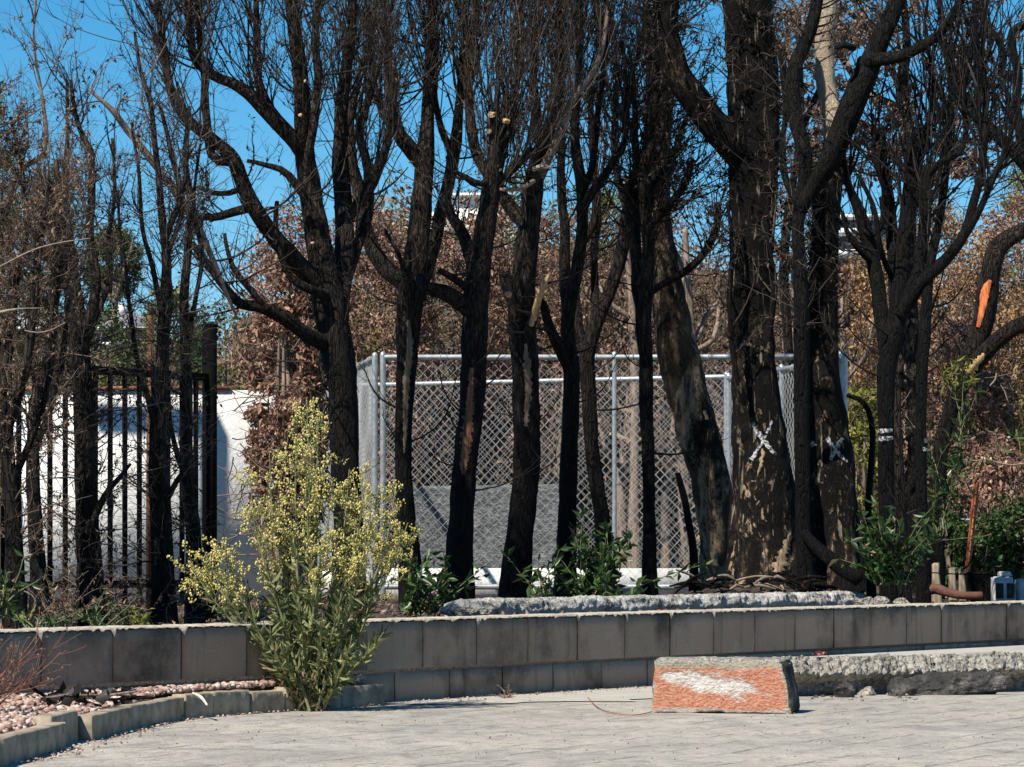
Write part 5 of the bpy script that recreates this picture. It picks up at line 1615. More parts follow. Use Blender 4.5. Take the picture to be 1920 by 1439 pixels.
RS = 'half burnt shrubs on the right slope'
for k_, a in enumerate([
    (1600, 33, 1075, 480, 170, 'leaf_tan', 11000, 'olive and tan shrub just right of the enclosure corner post'),
    (1610, 27.5, 1105, 700, 110, 'leaf_yellow', 4500, 'yellow green leafy shrub at the foot of the enclosure corner post'),
    (1700, 34, 1075, 420, 220, 'leaf_tan', 13000, 'tan dry shrub directly behind the black many armed tree'),
    (1800, 31, 1080, 600, 210, 'leaf_dead', 13000, 'russet dry shrub low behind the scorched limb'),
    (1830, 35, 1060, 440, 230, 'leaf_tan', 12000, 'tall rusty brown shrub behind the orange stripped limb'),
    (1900, 32, 1080, 560, 210, 'leaf_tan', 9000, 'brown dry shrub at the right edge, mid height'),
    (1910, 37, 1000, 350, 220, 'leaf_dead', 11000, 'russet shrub at the right edge above the scorched limb'),
    (1760, 38, 950, 370, 230, 'leaf_tan', 10000, 'brown shrub high on the slope behind the black arms'),
    (1650, 40, 950, 480, 160, 'leaf_tan', 5000, 'orange tan shrub below the glass fronted hill house'),
    (1925, 40, 700, 270, 150, 'leaf_yellow', 4500, 'yellow green tree at the right edge below the sky'),
    (1850, 29, 1085, 820, 170, 'leaf_dead', 6500, 'low russet shrub above the white pipe rail'),
    (1990, 30, 1085, 560, 180, 'leaf_mixed', 5000, 'olive shrub outside the right edge of the slope')]):
    bush('slope_shrub', a[7], a[0], a[1], a[2], a[3], a[4], a[5], a[6], 640 + k_, 0.055, .8, RS, clumps=170, cs=.125, twigs=260, down=1.0, ratio=.42)

# ivy hedge in front of those
for k_, (px_, t_, w_) in enumerate([(1775, 960, 90), (1850, 975, 110), (1915, 930, 110), (1985, 940, 100)]):
    bush('ivy_bush', ['low green ivy clump left of the rusty stake', 'low green ivy clump behind the rusty stake', 'tall green ivy clump at the right edge below the pipe rail', 'green ivy clump beyond the right edge'][k_],
         px_, 25.6 + .2 * k_, 1112, t_, w_, 'leaf_green', 2600, 670 + k_, .045, .35, 'green ivy along the right planter', clumps=45, cs=.2, twigs=60, ratio=.6, stem='bgbark')

# left background
bush('cypress', 'tall dark green cypress column behind the left hedge', 95, 26, 1100, 290, 120, 'leaf_olive', 12000, 680, .045, .4, 'green cypress columns at the left', cat='tree', clumps=130, cs=.2, ratio=.22, down=.5, twigs=300, twigmat='twig_grey')
bush('cypress', 'tall singed cypress cut by the left edge of the picture', 2, 24, 1100, 150, 90, 'leaf_olive', 8000, 681, .045, .35, 'green cypress columns at the left', cat='tree', clumps=110, cs=.2, ratio=.22, down=.5, twigs=240, twigmat='twig_grey')
for k_, a in enumerate([
    (335, 45, 1000, 540, 150, 'leaf_olive', 6000, 'olive green bush right of the wooden stake, above the white wall', .06),
    (420, 36, 1060, 560, 170, 'leaf_green', 9000, 'green leafy bush above the white wall beside the iron end post', .05),
    (225, 50, 900, 640, 150, 'leaf_olive', 4000, 'green shrub in front of the grey roofed house', .07),
    (470, 40, 1000, 600, 120, 'leaf_mixed', 4500, 'olive bush between white wall and russet hedge', .06),
    (320, 70, 860, 520, 110, 'leaf_yellow', 3500, 'yellow green tree behind the singed trunks', .1),
    (180, 120, 760, 560, 130, 'leaf_green', 4000, 'dark green tree just left behind the grey roof', .16)]):
    bush('garden_bush', a[7], a[0], a[1], a[2], a[3], a[4], a[5], a[6], 690 + k_, a[8], .9 if a[1] < 60 else 2.0, 'garden bushes beyond the iron fence', clumps=70, cs=.18, twigs=150)
pn, _, _ = tree('pine_tree', 'dark umbrella pine standing behind the grey roofed house', 140, [
    [(212, 700, 8), (214, 600, 7), (216, 540, 6), (206, 500, 5), (195, 460, 3)],
    [(216, 560, 4), (232, 510, 4), (245, 470, 3), (250, 450, 2)], [(214, 570, 4), (185, 520, 4), (170, 480, 3)], [(216, 545, 4), (218, 490, 3), (222, 450, 2)]], mat='bgbark', seed=710, zbase=7.0)
bush('pine_crown_shrub', 'rounded grey green tree crown against the sky left of centre', 212, 141, 560, 432, 115, 'leaf_olive', 7000, 711, .2, 1.6, cat='tree', clumps=90, cs=.17, twigs=150, twigmat='twig_grey', ratio=.3)

# ------------------------------------------------------------------ glossy resprouts, weeds


def sprout(name, label, px, D, ybot, ytop, wpx, n, seed, mat='leaf_gloss', leaf=0.075, stems=14, ratio=0.36, group='green resprouts along the wall top', cat='plant', depth=0.25):
    rng = np.random.default_rng(seed)
    foot = P(px, ybot, D)
    H = (ybot - ytop) * D / F
    W = wpx * D / F / 2
    rt = root(name, foot, label, cat, group)
    s = foot + np.stack([rng.uniform(-.45, .45, stems) * W, rng.uniform(-.4, .4, stems) * depth, np.zeros(stems) - 0.02], 1)
    d = np.stack([rng.normal(0, 1, stems) * W, rng.normal(0, .5, stems) * depth - 0.04, np.full(stems, H * 1.1)], 1)
    sh = grow(rng, s, d, np.linalg.norm(d, axis=1) * rng.uniform(.5, 1.0, stems), 9, -0.02, 0.1, 0.03)
    for i in range(stems):
        b = Buf()
        V, Q = tubes(sh[i:i + 1], (np.linspace(.0042, .0015, 9) * (1 if mat != 'weed_dry' else .45))[None], 5)
        b.add(V, Q)
        so = b.obj('stem', MT['weed_stem' if mat != 'weed_dry' else 'palebark'], rt, foot)
        m = max(4, n // stems)
        k = rng.integers(1, 9, m)
        pos = sh[i, k]
        tdir = sh[i, k] - sh[i, k - 1]
        tdir /= np.linalg.norm(tdir, axis=1, keepdims=True)
        side = rng.normal(0, 1, (m, 3))
        V, T, R = leaves_geo(rng, pos, leaf, ratio, 0.15, tdir * .5 + side * .55)
        lb = Buf()
        lb.add(V, None, T, R)
        lo = lb.obj('leaves', MT[mat], rt, foot)
        lo['kind'] = 'stuff'
    return rt


sprout('glossy_shrub', 'glossy green sprout clump right of the yellow weed, at the second trunk foot', 785, 18.5, 1150, 1025, 150, 300, 801, stems=16)
sprout('glossy_shrub', 'largest glossy green sprout clump, at the foot of the slim crooked trunks', 1125, 20.8, 1125, 985, 180, 680, 802, stems=24)
sprout('glossy_shrub', 'drooping green sprig hanging over the pale footing', 1178, 19.2, 1142, 1085, 60, 60, 803, stems=6)
sprout('glossy_shrub', 'small green sprig at the foot of the splintered branch trunk', 1010, 20.4, 1122, 1030, 60, 70, 804, stems=6)
sprout('glossy_shrub', 'shaded green sprout clump around the foot of the equals marked trunk', 1672, 19.9, 1090, 960, 140, 560, 805, stems=22, leaf=.075)
sprout('glossy_shrub', 'bright leafy sprout at the left edge above the wall', 5, 13.9, 1150, 1010, 70, 110, 806, leaf=.05, stems=7)
sprout('glossy_shrub', 'low bright sprouts on the wall top at the left edge', 55, 13.6, 1172, 1130, 130, 110, 807, leaf=.032, stems=12, ratio=.5)
sprout('glossy_shrub', 'few low sprouts on the wall top below the stout singed trunk', 190, 14.2, 1168, 1125, 100, 120, 808, leaf=.03, stems=12, ratio=.5)
sprout('glossy_shrub', 'small bright sprout on the wall top between two iron pickets', 262, 14.2, 1168, 1135, 50, 40, 809, leaf=.035, stems=6, ratio=.5, mat='leaf_yellow')
sprout('willow_sprout', 'narrow leaved green sapling rising right of the pole like trunk', 1770, 24, 1000, 680, 90, 260, 810, leaf=.11, stems=9, ratio=.14, mat='leaf_green', group=None)
sprout('willow_sprout', 'yellow lit leaf tuft at the base of the scorched limbs', 1800, 24.4, 730, 668, 70, 110, 811, leaf=.08, stems=8, ratio=.14, mat='leaf_yellow', group=None)
sprout('dry_weed', 'dry yellow weeds behind the wall left of the flowering weed', 455, 16.0, 1168, 1075, 150, 360, 812, leaf=.03, stems=26, mat='leaf_yellow', group='dry weeds behind the wall')
sprout('dry_weed', 'straw coloured dead weeds behind the wall beside the flowering weed', 540, 16.4, 1162, 1085, 220, 420, 813, leaf=.03, stems=30, mat='weed_dry', group='dry weeds behind the wall')
sprout('dry_weed', 'tangle of brown dry weeds at the foot of the iron fence', 250, 16.0, 1175, 1060, 300, 900, 814, leaf=.03, stems=60, mat='weed_dry', group='dry weeds behind the wall')
sprout('dry_weed', 'brown dry litter and weeds at the foot of the left hedge', 90, 15.0, 1178, 1050, 220, 700, 815, leaf=.028, stems=44, mat='weed_dry', group='dry weeds behind the wall')
sprout('dry_weed', 'tuft of straw at the wall foot in the middle of the driveway edge', 955, 14.75, 1300, 1284, 50, 50, 816, leaf=.02, stems=14, mat='weed_dry', group=None)

# dead reddish weed at the left edge in front of the wall
rng = np.random.default_rng(820)
foot = P(-30, 1330, 11.6)
dw = root('dead_weed', foot, 'dead reddish weed with spindly stems at the left edge before the wall', 'plant')
N_ = 16
sh = grow(rng, np.tile(foot, (N_, 1)) + rng.normal(0, .02, (N_, 3)), np.stack([rng.uniform(-.2, 1.3, N_), rng.normal(0, .3, N_), rng.uniform(.4, 1.2, N_)], 1), rng.uniform(.15, .42, N_), 9, .02, .1)
MT['redweed'] = twig_mat('red_dry_stems', [(0, (.12, .05, .035)), (.6, (.26, .12, .085)), (1, (.4, .25, .19))])
for i in range(N_):
    b = Buf()
    V, Q = tubes(sh[i:i + 1], np.linspace(.0024, .001, 9)[None], 4)
    b.add(V, Q, None, rng.uniform(0, 1))
    s2, d2 = spawn(rng, sh[i:i + 1], 9, .25, 1, .6)
    s3 = grow(rng, s2, d2, rng.uniform(.03, .11, 9), 5, .05, .1)
    V, Q = tubes(s3, np.full((9, 5), .0009), 3)
    b.add(V, Q, None, .5)
    b.obj('stem', MT['redweed'], dw, foot)
    lb = Buf()
    V, T, R = leaves_geo(rng, s3[:, -1], .012, .8)
    lb.add(V, None, T, R)
    lb.obj('seed_heads', MT['weed_dry'], dw, foot)['kind'] = 'stuff'

# ------------------------------------------------------------------ the tall flowering weed
rng = np.random.default_rng(900)
WDp = 13.6
foot = np.array([Xat(578, WDp), WDp, 0.0])
weed = root('flowering_weed', foot, 'tall green weed with cream yellow blossom growing at the driveway edge', 'plant')
stems = [  # tip px, tip py, bow, depth offset, has flowers, flower start fraction
    (384, 1035, -30, -.12, .72), (415, 1020, -35, .05, .75), (352, 1050, -30, .0, .85), (468, 880, -40, -.1, .58), (505, 850, -30, .1, .56), (485, 940, -30, .02, .62), (575, 748, 5, 0, .62), (556, 775, -10, -.1, .62), (598, 765, 8, .1, .62),
    (572, 840, 0, -.15, .66), (622, 905, 10, -.12, .68), (655, 880, 20, .06, .6), (688, 868, 25, -.08, .58), (712, 905, 30, .1, .6), (742, 915, 35, 0, .62), (765, 980, 35, -.08, .66), (735, 1000, 35, .08, .7), (690, 975, 25, -.15, .7), (645, 985, 15, .15, .72),
    (530, 980, -15, .14, .74), (605, 1010, 5, -.18, .78), (670, 1050, 20, -.1, .85),
    (470, 1130, -30, -.1, 2), (440, 1170, -25, .1, 2), (505, 1165, -20, -.15, 2), (560, 1120, -5, -.18, 2), (640, 1110, 15, -.16, 2), (690, 1140, 25, -.1, 2), (735, 1165, 25, .05, 2), (720, 1185, 25, -.15, 2), (530, 1200, -20, -.2, 2), (660, 1190, 15, -.2, 2), (605, 1150, 4, -.2, 2)]
for i, (tx, ty, bow, dd, fs) in enumerate(stems):
    tip = P(tx, ty, WDp + dd)
    base_ = foot + np.array([rng.normal(0, .022), rng.normal(0, .03), 0])
    mid = base_ * .55 + tip * .45
    mid[0] += bow * .35 * WDp / F
    mid2 = base_ * .25 + tip * .75
    mid2[0] += bow * .45 * WDp / F
    L_ = np.linalg.norm(tip - base_)
    pr = np.array([[*base_, .0065], [*mid, .005], [*mid2, .0035], [*tip, .0015]])
    V, Q, T, c = limb_geo(pr, rng, 6, .03, .05)
    b = Buf()
    b.add(V, Q, T)
    so = b.obj('stem', MT['weed_stem'], weed, foot)
    # lance leaves pointing up along the stem
    top = min(fs, .97)
    nl = int(78 * L_) + 10 if fs < 1 else int(150 * L_) + 12
    k = (rng.uniform(.1, top if fs < 1 else 1, nl) * (len(c) - 2)).astype(int)
    td = c[k + 1, :3] - c[k, :3]
    td /= np.linalg.norm(td, axis=1, keepdims=True)
    sd = rng.normal(0, 1, (nl, 3))
    V, T, R = leaves_geo(rng, c[k, :3], .062 if fs < 1 else .055, .17, 0, td * .9 + sd * .5)
    lb = Buf()
    lb.add(V, None, T, R)
    lo = lb.obj('leaves', MT['weed_leaf'], so.parent, foot)
    lo['kind'] = 'stuff'
    if fs < 1:
        # panicle: branchlets with cream puffs, widest in the middle
        nb = 24
        kk = (rng.uniform(fs, 1.0, nb) * (len(c) - 2)).astype(int)
        tdn = c[kk + 1, :3] - c[kk, :3]
        tdn /= np.linalg.norm(tdn, axis=1, keepdims=True)
        ss = rng.normal(0, 1, (nb, 3))
        frac = (kk / (len(c) - 1) - fs) / (1 - fs)
        Lb = (.035 + .085 * np.sin(np.clip(frac, 0, 1) * 2.4 + .5)) * rng.uniform(.5, 1.1, nb) * (1.15 if i in (6, 7, 8) else 1)
        shb = grow(rng, c[kk, :3], tdn * .8 + ss * .7, Lb, 5, .08, .1)
        V, Q = tubes(shb, np.full((nb, 5), .0011), 3)
        bb = Buf()
        bb.add(V, Q)
        bb.obj('flower_stalks', MT['weed_stem'], weed, foot)['kind'] = 'stuff'
        nf = 420
        ii = rng.integers(0, nb, nf)
        jj = rng.integers(3, 5, nf)
        pos = shb[ii, jj] + rng.normal(0, .0075, (nf, 3))
        fb = Buf()
        octv = np.array([(1, 0, 0), (-1, 0, 0), (0, 1, 0), (0, -1, 0), (0, 0, 1.3), (0, 0, -1.3)])
        octt = np.array([(0, 2, 4), (2, 1, 4), (1, 3, 4), (3, 0, 4), (2, 0, 5), (1, 2, 5), (3, 1, 5), (0, 3, 5)])
        sz = rng.uniform(.0018, .0048, nf)
        allv = octv[None] * sz[:, None, None] * rng.uniform(.7, 1.3, (nf, 6, 1)) + pos[:, None]
        tt_ = octt[None] + (np.arange(nf) * 6)[:, None, None]
        fb.add(allv.reshape(-1, 3), None, tt_.reshape(-1, 3), np.repeat(np.clip(rng.normal(.55 if tx < 600 else .45, .28, nf), 0, 1), 6))
        fb.obj('blossom', MT['blossom'], weed, foot)['kind'] = 'stuff'
        # small leaflets among the blossom
        pos = shb[rng.integers(0, nb, 90), rng.integers(1, 5, 90)]
        V, T, R = leaves_geo(rng, pos, .026, .2, 0)
        lb = Buf()
        lb.add(V, None, T, R)
        lb.obj('bracts', MT['weed_leaf'], weed, foot)['kind'] = 'stuff'
# withered lower leaves
pos = foot + np.stack([rng.normal(0, .06, 170), rng.normal(-.02, .05, 170), rng.uniform(0, .2, 170)], 1)
V, T, R = leaves_geo(rng, pos, .05, .25, .7)
lb = Buf()
lb.add(V, None, T, R)
lb.obj('withered_leaves', MT['weed_dry'], weed, foot)['kind'] = 'stuff'

# ------------------------------------------------------------------ chain link enclosure
gm_ = Mat('galvanised_steel', 0.42, 0.5)
gm_.b.inputs['Metallic'].default_value = 0.55
gm_.color(gm_.ramp(gm_.noise(30, 4, .6), [(.3, (.28, .3, .31)), (.7, (.5, .52, .53))]))
MT['galv'] = gm_.m
wm_ = Mat('galvanised_wire', 0.5, 0.5)
wm_.b.inputs['Metallic'].default_value = 0.3
wm_.color((0.5, 0.5, 0.49))
MT['wire'] = wm_.m
ZT, ZB = 1.99, 0.36


def pipe(b, A, B, r, S=10):
    V, Q = tubes(np.array([[A, B]], float), np.full((1, 2), r), S)
    b.add(V, Q)


def panel(label, A, B, posts=(), zt=ZT, zb=ZB, bottom=True, ends=(0.0, 1.0)):
    """A, B: (x, y) plan points of a chain link panel."""
    A, B = np.array(A, float), np.array(B, float)
    L = np.linalg.norm(B - A)
    rt = root('chain_link_panel', (*((A + B) / 2), zb - 0.04), label, 'fence', 'galvanised chain link panels of the enclosure')
    d = (B - A) / L
    r = 0.021
    for z, nm in ((zt, 'top_rail'), (zb, 'bottom_rail')):
        if z == zb and not bottom:
            continue
        b = Buf()
        pipe(b, (*A, z), (*B, z), r)
        ro = b.obj(nm, MT['galv'], rt, rt.location, smooth=True)
        if z == zt:
            top_rail = ro
    for t in (*posts, *ends):
        q = A + (B - A) * t
        b = Buf()
        pipe(b, (*q, zb - 0.1), (*q, zt + 0.02), r * (0.8 if t in posts else 1.05))
        V, Q, T, _ = limb_geo(np.array([[*q, zt + .02, r * 1.05], [*q, zt + .035, r * .8], [*q, zt + .042, r * .2]]), np.random.default_rng(1), 10, .01, 0)
        b.add(V, Q, T)
        b.obj('post', MT['galv'], rt, rt.location, smooth=True)
    a = 0.036
    n = int(L / a)
    hh = 0.036
    K = int((zt - zb) / hh) + 1
    zs = zb + np.arange(K) * hh
    nrm = np.array([-d[1], d[0]])
    Pn = np.zeros((n, K, 3))
    for i in range(n):
        xs_ = (i + ((np.arange(K) + i) % 2)) * a
        q = A[None] + d[None] * xs_[:, None] + nrm[None] * (0.003 * np.where((np.arange(K) + i) % 2 == 0, 1, -1))[:, None]
        sag = 0.014 * math.sin(i * .09) * np.sin((zs - zb) / (zt - zb) * math.pi) + 0.008 * math.sin(i * .31 + 1) * np.sin((zs - zb) * 6)
        Pn[i, :, :2] = q + nrm[None] * sag[:, None] + d[None] * (0.006 * np.sin(zs * 5 + i * .07))[:, None]
        Pn[i, :, 2] = zs + 0.005 * math.sin(i * .13)
    V, Q = tubes(Pn, np.full((n, K), 0.0019), 4)
    b = Buf()
    b.add(V, Q)
    o = b.obj('wire_mesh', MT['wire'], rt, rt.location)
    o['kind'] = 'stuff'
    # tie wires along the top rail
    for t in np.linspace(.08, .92, 6):
        q = A + d * L * t
        ang_ = np.linspace(0, 2 * math.pi, 13)
        ring = np.stack([q[0] + nrm[0] * np.cos(ang_) * (r + .004), q[1] + nrm[1] * np.cos(ang_) * (r + .004), zt + np.sin(ang_) * (r + .004)], 1)
        tb_ = Buf()
        for k in range(12):
            V, Q = tubes(ring[None, k:k + 2], np.full((1, 2), .002), 4)
            tb_.add(V, Q)
        tb_.obj('tie_wire', MT['wire'], top_rail, rt.location)
    return rt


def pp(px, D):
    return (Xat(px, D), D)


panel('left half of the front chain link panel, behind the hedge trunks', pp(718, 25.0), pp(1152, 25.0), posts=(1.0,), ends=(0.0,))
panel('right half of the front chain link panel, passing behind the eucalyptus', pp(1152, 25.0), pp(1576, 24.9), ends=(1.0,))
panel('slanting chain link side panel at the left of the enclosure', pp(703, 25.0), pp(600, 29.2), zt=1.985)
panel('rear chain link panel of the enclosure, its top rail seen lower', pp(604, 29.2), pp(1362, 27.6), posts=(.5,), zt=1.98)
panel('slanting chain link side panel at the right of the enclosure, mesh edge on', pp(1584, 24.8), pp(1366, 27.5), posts=(.52,), zt=1.965)

# grey sheet and white kerb inside the enclosure
tm = Mat('dusty_grey_sheet', 0.8, 0.25)
tn = tm.noise(26, 5, .7, tm.co((1, 1, 1.5)))
tm.color(tm.ramp(tn, [(.34, (.07, .075, .08)), (.52, (.15, .16, .165)), (.7, (.34, .35, .35))]))
tm.bump(tn, 1.0, .03)
sh_ = Buf()
a0, a1 = P(760, 912, 27.0), P(1052, 908, 26.7)
n_, m_ = 40, 22
VV_ = []
rgs = np.random.default_rng(4)
for i in range(n_):
    for j in range(m_):
        q = a0 + (a1 - a0) * i / (n_ - 1)
        z = .48 + (q[2] - .48) * j / (m_ - 1)
        VV_.append((q[0], q[1] + .012 * nz3((q[0], 0, z), 7, 3) + .12 * (1 - j / m_), z))
VV_ = np.array(VV_)
VB = VV_ + np.array([0, .012, 0])
idx = np.arange(n_ * m_).reshape(n_, m_)
Q = np.stack([idx[:-1, :-1], idx[1:, :-1], idx[1:, 1:], idx[:-1, 1:]], -1).reshape(-1, 4)
sh_.add(np.vstack([VV_, VB]), np.vstack([Q, Q[:, ::-1] + n_ * m_]))
top_i = idx[:, -1]
sh_.Q.append(np.stack([top_i[:-1], top_i[1:], top_i[1:] + n_ * m_, top_i[:-1] + n_ * m_], -1))
o = sh_.obj('grey_sheet', tm.m, origin=(a0[0], 26.9, .4))
tag(o, 'mottled grey sheet leaning inside the chain link enclosure', 'panel')
stm = Mat('white_stucco', 0.9, 0.2)
sa = stm.noise(2.2, 6, 0.65)
sb_ = stm.noise(40, 4, 0.6)
sc_ = stm.mix(stm.ramp(sa, [(0.52, 0.0), (0.8, 0.35)]), (0.84, 0.82, 0.78), (0.58, 0.55, 0.51))
sc_ = stm.mix(stm.ramp(stm.voro(1.3, stm.co((1, 1, 1)), 'DISTANCE_TO_EDGE'), [(0.0, 0.6), (0.006, 0.0)]), sc_, (0.3, 0.28, 0.26))
stm.color(sc_)
stm.bump(sb_, 0.5, 0.01)
MT['stucco'] = stm.m
kb = Buf()
V, Q = box_geo((Xat(600, 26.9), 26.2, .25), (Xat(1330, 26.5), 26.42, .485))
kb.add(V, Q)
o = kb.obj('white_kerb', simple('whitewashed_concrete', (.68, .67, .64), var=.15, scale=12, bump=.4), origin=(0, 26.3, .3))
tag(o, 'low whitewashed concrete kerb under the grey sheet', 'kerb')

# ------------------------------------------------------------------ white garden wall with terracotta coping, and an added unseen frame that casts the shadow on it
wa = np.array([Xat(-260, 23.8), 23.9])
ang_w = math.radians(-3)
wdv = np.array([math.cos(ang_w), math.sin(ang_w)])
wnv = np.array([math.sin(ang_w), -math.cos(ang_w)])
wlen = 2.8
WZT = 1.70
ww = root('stucco_wall', (wa[0], wa[1], SOIL), 'white stucco garden wall behind the iron fence with a grey shadow on it', 'wall', rz=ang_w)
b = Buf()
b.add(*box_geo((0, 0, -.1), (wlen, .2, WZT - SOIL)))
b.obj('wall', MT['stucco'], ww)
b = Buf()
b.add(*box_geo((0, -.02, WZT - SOIL), (wlen - .3, .22, WZT - SOIL + .028)))
b.obj('coping', simple('terracotta_coping', (.3, .12, .07), var=.4, scale=15), ww)

# shadow outline on the wall in photo pixels -> caster moved towards the sun


def wall_hit(px, py):
    dx, dz = (px - CX) / F, (HY - py) / F
    # ray (dx*t, t, ZC+dz*t) with the wall plane
    t = (wa @ wnv) / (np.array([dx, 1.0]) @ wnv)
    return np.array([dx * t, t, ZC + dz * t])


TS = 4.2
sv = np.array(SUN_DIR)
pr_ = root('shadow_caster_frame', (wall_hit(408, 900) + sv * TS) * np.array([1, 1, 0]) + np.array([0, 0, SOIL]), 'unseen post and beam frame left of the white wall, added to cast the grey shadow on it', 'shadow caster')


def slab_from(poly, mat, name, thick=.12, to_ground=False):
    top = [wall_hit(*q) + sv * TS for q in poly]
    if to_ground:
        zmin = min(q[2] for q in top)
        top = [np.array([q[0], q[1], SOIL - .02]) if q[2] < zmin + .05 else q for q in top]
    n = len(top)
    off = np.array([-wnv[0], -wnv[1], 0]) * thick
    V = np.array(top + [q + off for q in top])
    b = Buf()
    T = [(0, i, i + 1) for i in range(1, n - 1)] + [(n, n + i + 1, n + i) for i in range(1, n - 1)]
    Q = [(i, n + i, n + (i + 1) % n, (i + 1) % n) for i in range(n)]
    b.add(V, np.array(Q), np.array(T))
    b.obj(name, mat, pr_, pr_.location)


slab_from([(386, 1090), (426, 1090), (430, 822), (416, 792), (386, 792)], MT['greybark'], 'post', .06, True)
slab_from([(385.5, 792), (385.5, 822), (190, 815), (190, 780)], MT['greybark'], 'beam', .06)

# ------------------------------------------------------------------ black iron fence
im = simple('black_iron', (0.004, 0.004, 0.004), rough=.8, spec=.04, var=.3, bump=.2)
fe = np.array([Xat(393, 17.3), 17.3])
fence = root('iron_fence', (fe[0], fe[1], SOIL), 'black iron picket fence behind the singed hedge at the left', 'fence', rz=TH)
ZF = 1.49 - SOIL
FL = 3.6
nb_ = int(FL / .108)
pm = None
for i in range(1, nb_):
    if pm is None:
        b = Buf()
        b.add(*box_geo((-.009, -.009, .06), (.009, .009, ZF)))
        o = b.obj('picket', im, fence)
        pm = o.data
    else:
        o = link('picket', pm, None, fence)
    o.location = (-i * .108, 0, 0)
for z in (ZF - .04, .14):
    b = Buf()
    b.add(*box_geo((-FL, -.016, z), (-.0, .016, z + .036)))
    b.obj('rail', im, fence)
zpost = (ZC + (HY - 612) * 17.3 / F) - SOIL
b = Buf()
b.add(*box_geo((-.026, -.026, -.1), (.026, .026, zpost)))
b.add(*box_geo((-.03, -.03, zpost), (.03, .03, zpost + .01)))
b.obj('post', im, fence)
b = Buf()
b.add(*box_geo((-FL - .05, -.034, -.1), (-FL + .018, .034, zpost)))
b.obj('post', im, fence)

stk = Buf()
q0 = P(279, 1150, 18.2)
zt_ = ZC + (HY - 592) * 18.2 / F
V, Q = box_geo((q0[0] - .015, 18.18, .25), (q0[0] + .015, 18.22, zt_))
V[4:, :] += np.array([0.008, 0, 0])
stk.add(V, Q)
stk.add(*box_geo((q0[0] - .004, 18.185, zt_), (q0[0] + .02, 18.215, zt_ + .05)))
o = stk.obj('wooden_stake', simple('scorched_brown_timber', (.13, .065, .036), var=.8, scale=10, vec=(4, 4, .6)), origin=(q0[0], 18.2, .3))
tag(o, 'tall brown wooden stake standing behind the iron fence', 'stake')

# ------------------------------------------------------------------ right planter: timber posts, blocks, rusty stake, pipe
MT['timber'] = simple('weathered_timber', (.3, .235, .17), var=.5, scale=9, vec=(4, 4, .4), bump=.6)
MT['rust'] = simple('rusty_steel', (.3, .105, .045), var=.5, scale=40, bump=.5)
DP = 22.6
TP = 'weathered timber posts of the right planter'
for k_, (x0, x1, yt, yb, lb_) in enumerate([(1747, 1765, 1056, 1112, 'weathered timber post nearest the pole like trunk'), (1779, 1795, 1064, 1114, 'weathered timber post left of a matching one'), (1797, 1812, 1066, 1114, 'weathered timber post below the rusty stake')]):
    a, c_ = P(x0, yt, DP), P(x1, yb, DP)
    V, Q = rough_box_mesh('t', c_[0] - a[0], .07, a[2] - SOIL + .05, .04, k_ + 1.0, (4, 4, 10), .003)
    b = Buf()
    b.add(V + np.array([(a[0] + c_[0]) / 2, DP, SOIL - .05]), Q)
    o = b.obj('timber_post', MT['timber'], origin=((a[0] + c_[0]) / 2, DP, SOIL))
    tag(o, lb_, 'post', TP)
a, c_ = P(1812, 1072, 22.75), P(1862, 1116, 22.75)
V, Q = rough_box_mesh('t', c_[0] - a[0], .12, a[2] - SOIL + .03, .0, 3.0, (10, 4, 6), .004)
b = Buf()
b.add(V + np.array([(a[0] + c_[0]) / 2, 22.8, SOIL - .03]), Q)
tag(b.obj('planter_board', MT['char'], origin=((a[0] + c_[0]) / 2, 22.8, SOIL)), 'dark scorched board between the timber posts and the grey blocks', 'board')
cbm = simple('grey_concrete_block', (.42, .43, .43), var=.35, scale=16, bump=.5)
for k_, (x0, x1, yt, D_, lb_) in enumerate([(1860, 1902, 1082, 22.3, 'hollow grey concrete block right of the scorched board'), (1904, 1945, 1086, 22.4, 'grey concrete block cut by the right edge'), (1872, 1897, 1072, 22.35, 'small flat block lying on top of the hollow block')]):
    a, c_ = P(x0, yt, D_), P(x1, 1116, D_)
    zb_ = SOIL - .03 if k_ < 2 else P(0, 1081.5, 22.3)[2]
    V, Q = rough_box_mesh('t', c_[0] - a[0], .17 if k_ < 2 else .1, a[2] - zb_, .0, 7.0 + k_, (8, 4, 6), .003)
    rt = root('concrete_block', ((a[0] + c_[0]) / 2, D_, zb_), lb_, 'block', 'grey blocks of the right planter')
    b = Buf()
    b.add(V, Q)
    b.obj('body', cbm, rt)
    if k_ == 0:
        for sx in (-.035, .035):  # dark plates on the face paint the shade inside the hollows
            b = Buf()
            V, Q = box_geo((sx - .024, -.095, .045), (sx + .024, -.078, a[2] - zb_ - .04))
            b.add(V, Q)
            b.obj('hollow_shade', MT['rough_soot_shade'], rt)
A_, B_ = P(1813, 1085, 23.0), P(1831, 905, 23.0)
t_ = np.linspace(0, 1, 12)[:, None]
line = A_ * (1 - t_) + B_ * t_
sr = root('rusty_stake', (A_[0], A_[1], SOIL), 'rusty orange steel stake leaning in the right planter', 'stake')
b = Buf()
w_, f_ = .019, .004
prof = np.array([(-w_, -f_), (-f_, -f_), (-f_, -w_), (f_, -w_), (f_, -f_), (w_, -f_), (w_, f_), (-w_, f_)])
A2 = A_.copy()
A2[2] = SOIL - .05
A2[0] -= .02
V = np.array([[A2[0] + q[0], A2[1] + q[1], A2[2]] for q in prof] + [[B_[0] + q[0], B_[1] + q[1], B_[2]] for q in prof])
Q = [(i, (i + 1) % 8, 8 + (i + 1) % 8, 8 + i) for i in range(8)]
b.add(V, np.array(Q), np.array([(8, 8 + i, 8 + i + 1) for i in range(1, 7)]))
b.obj('shaft', MT['rust'], sr, sr.location)
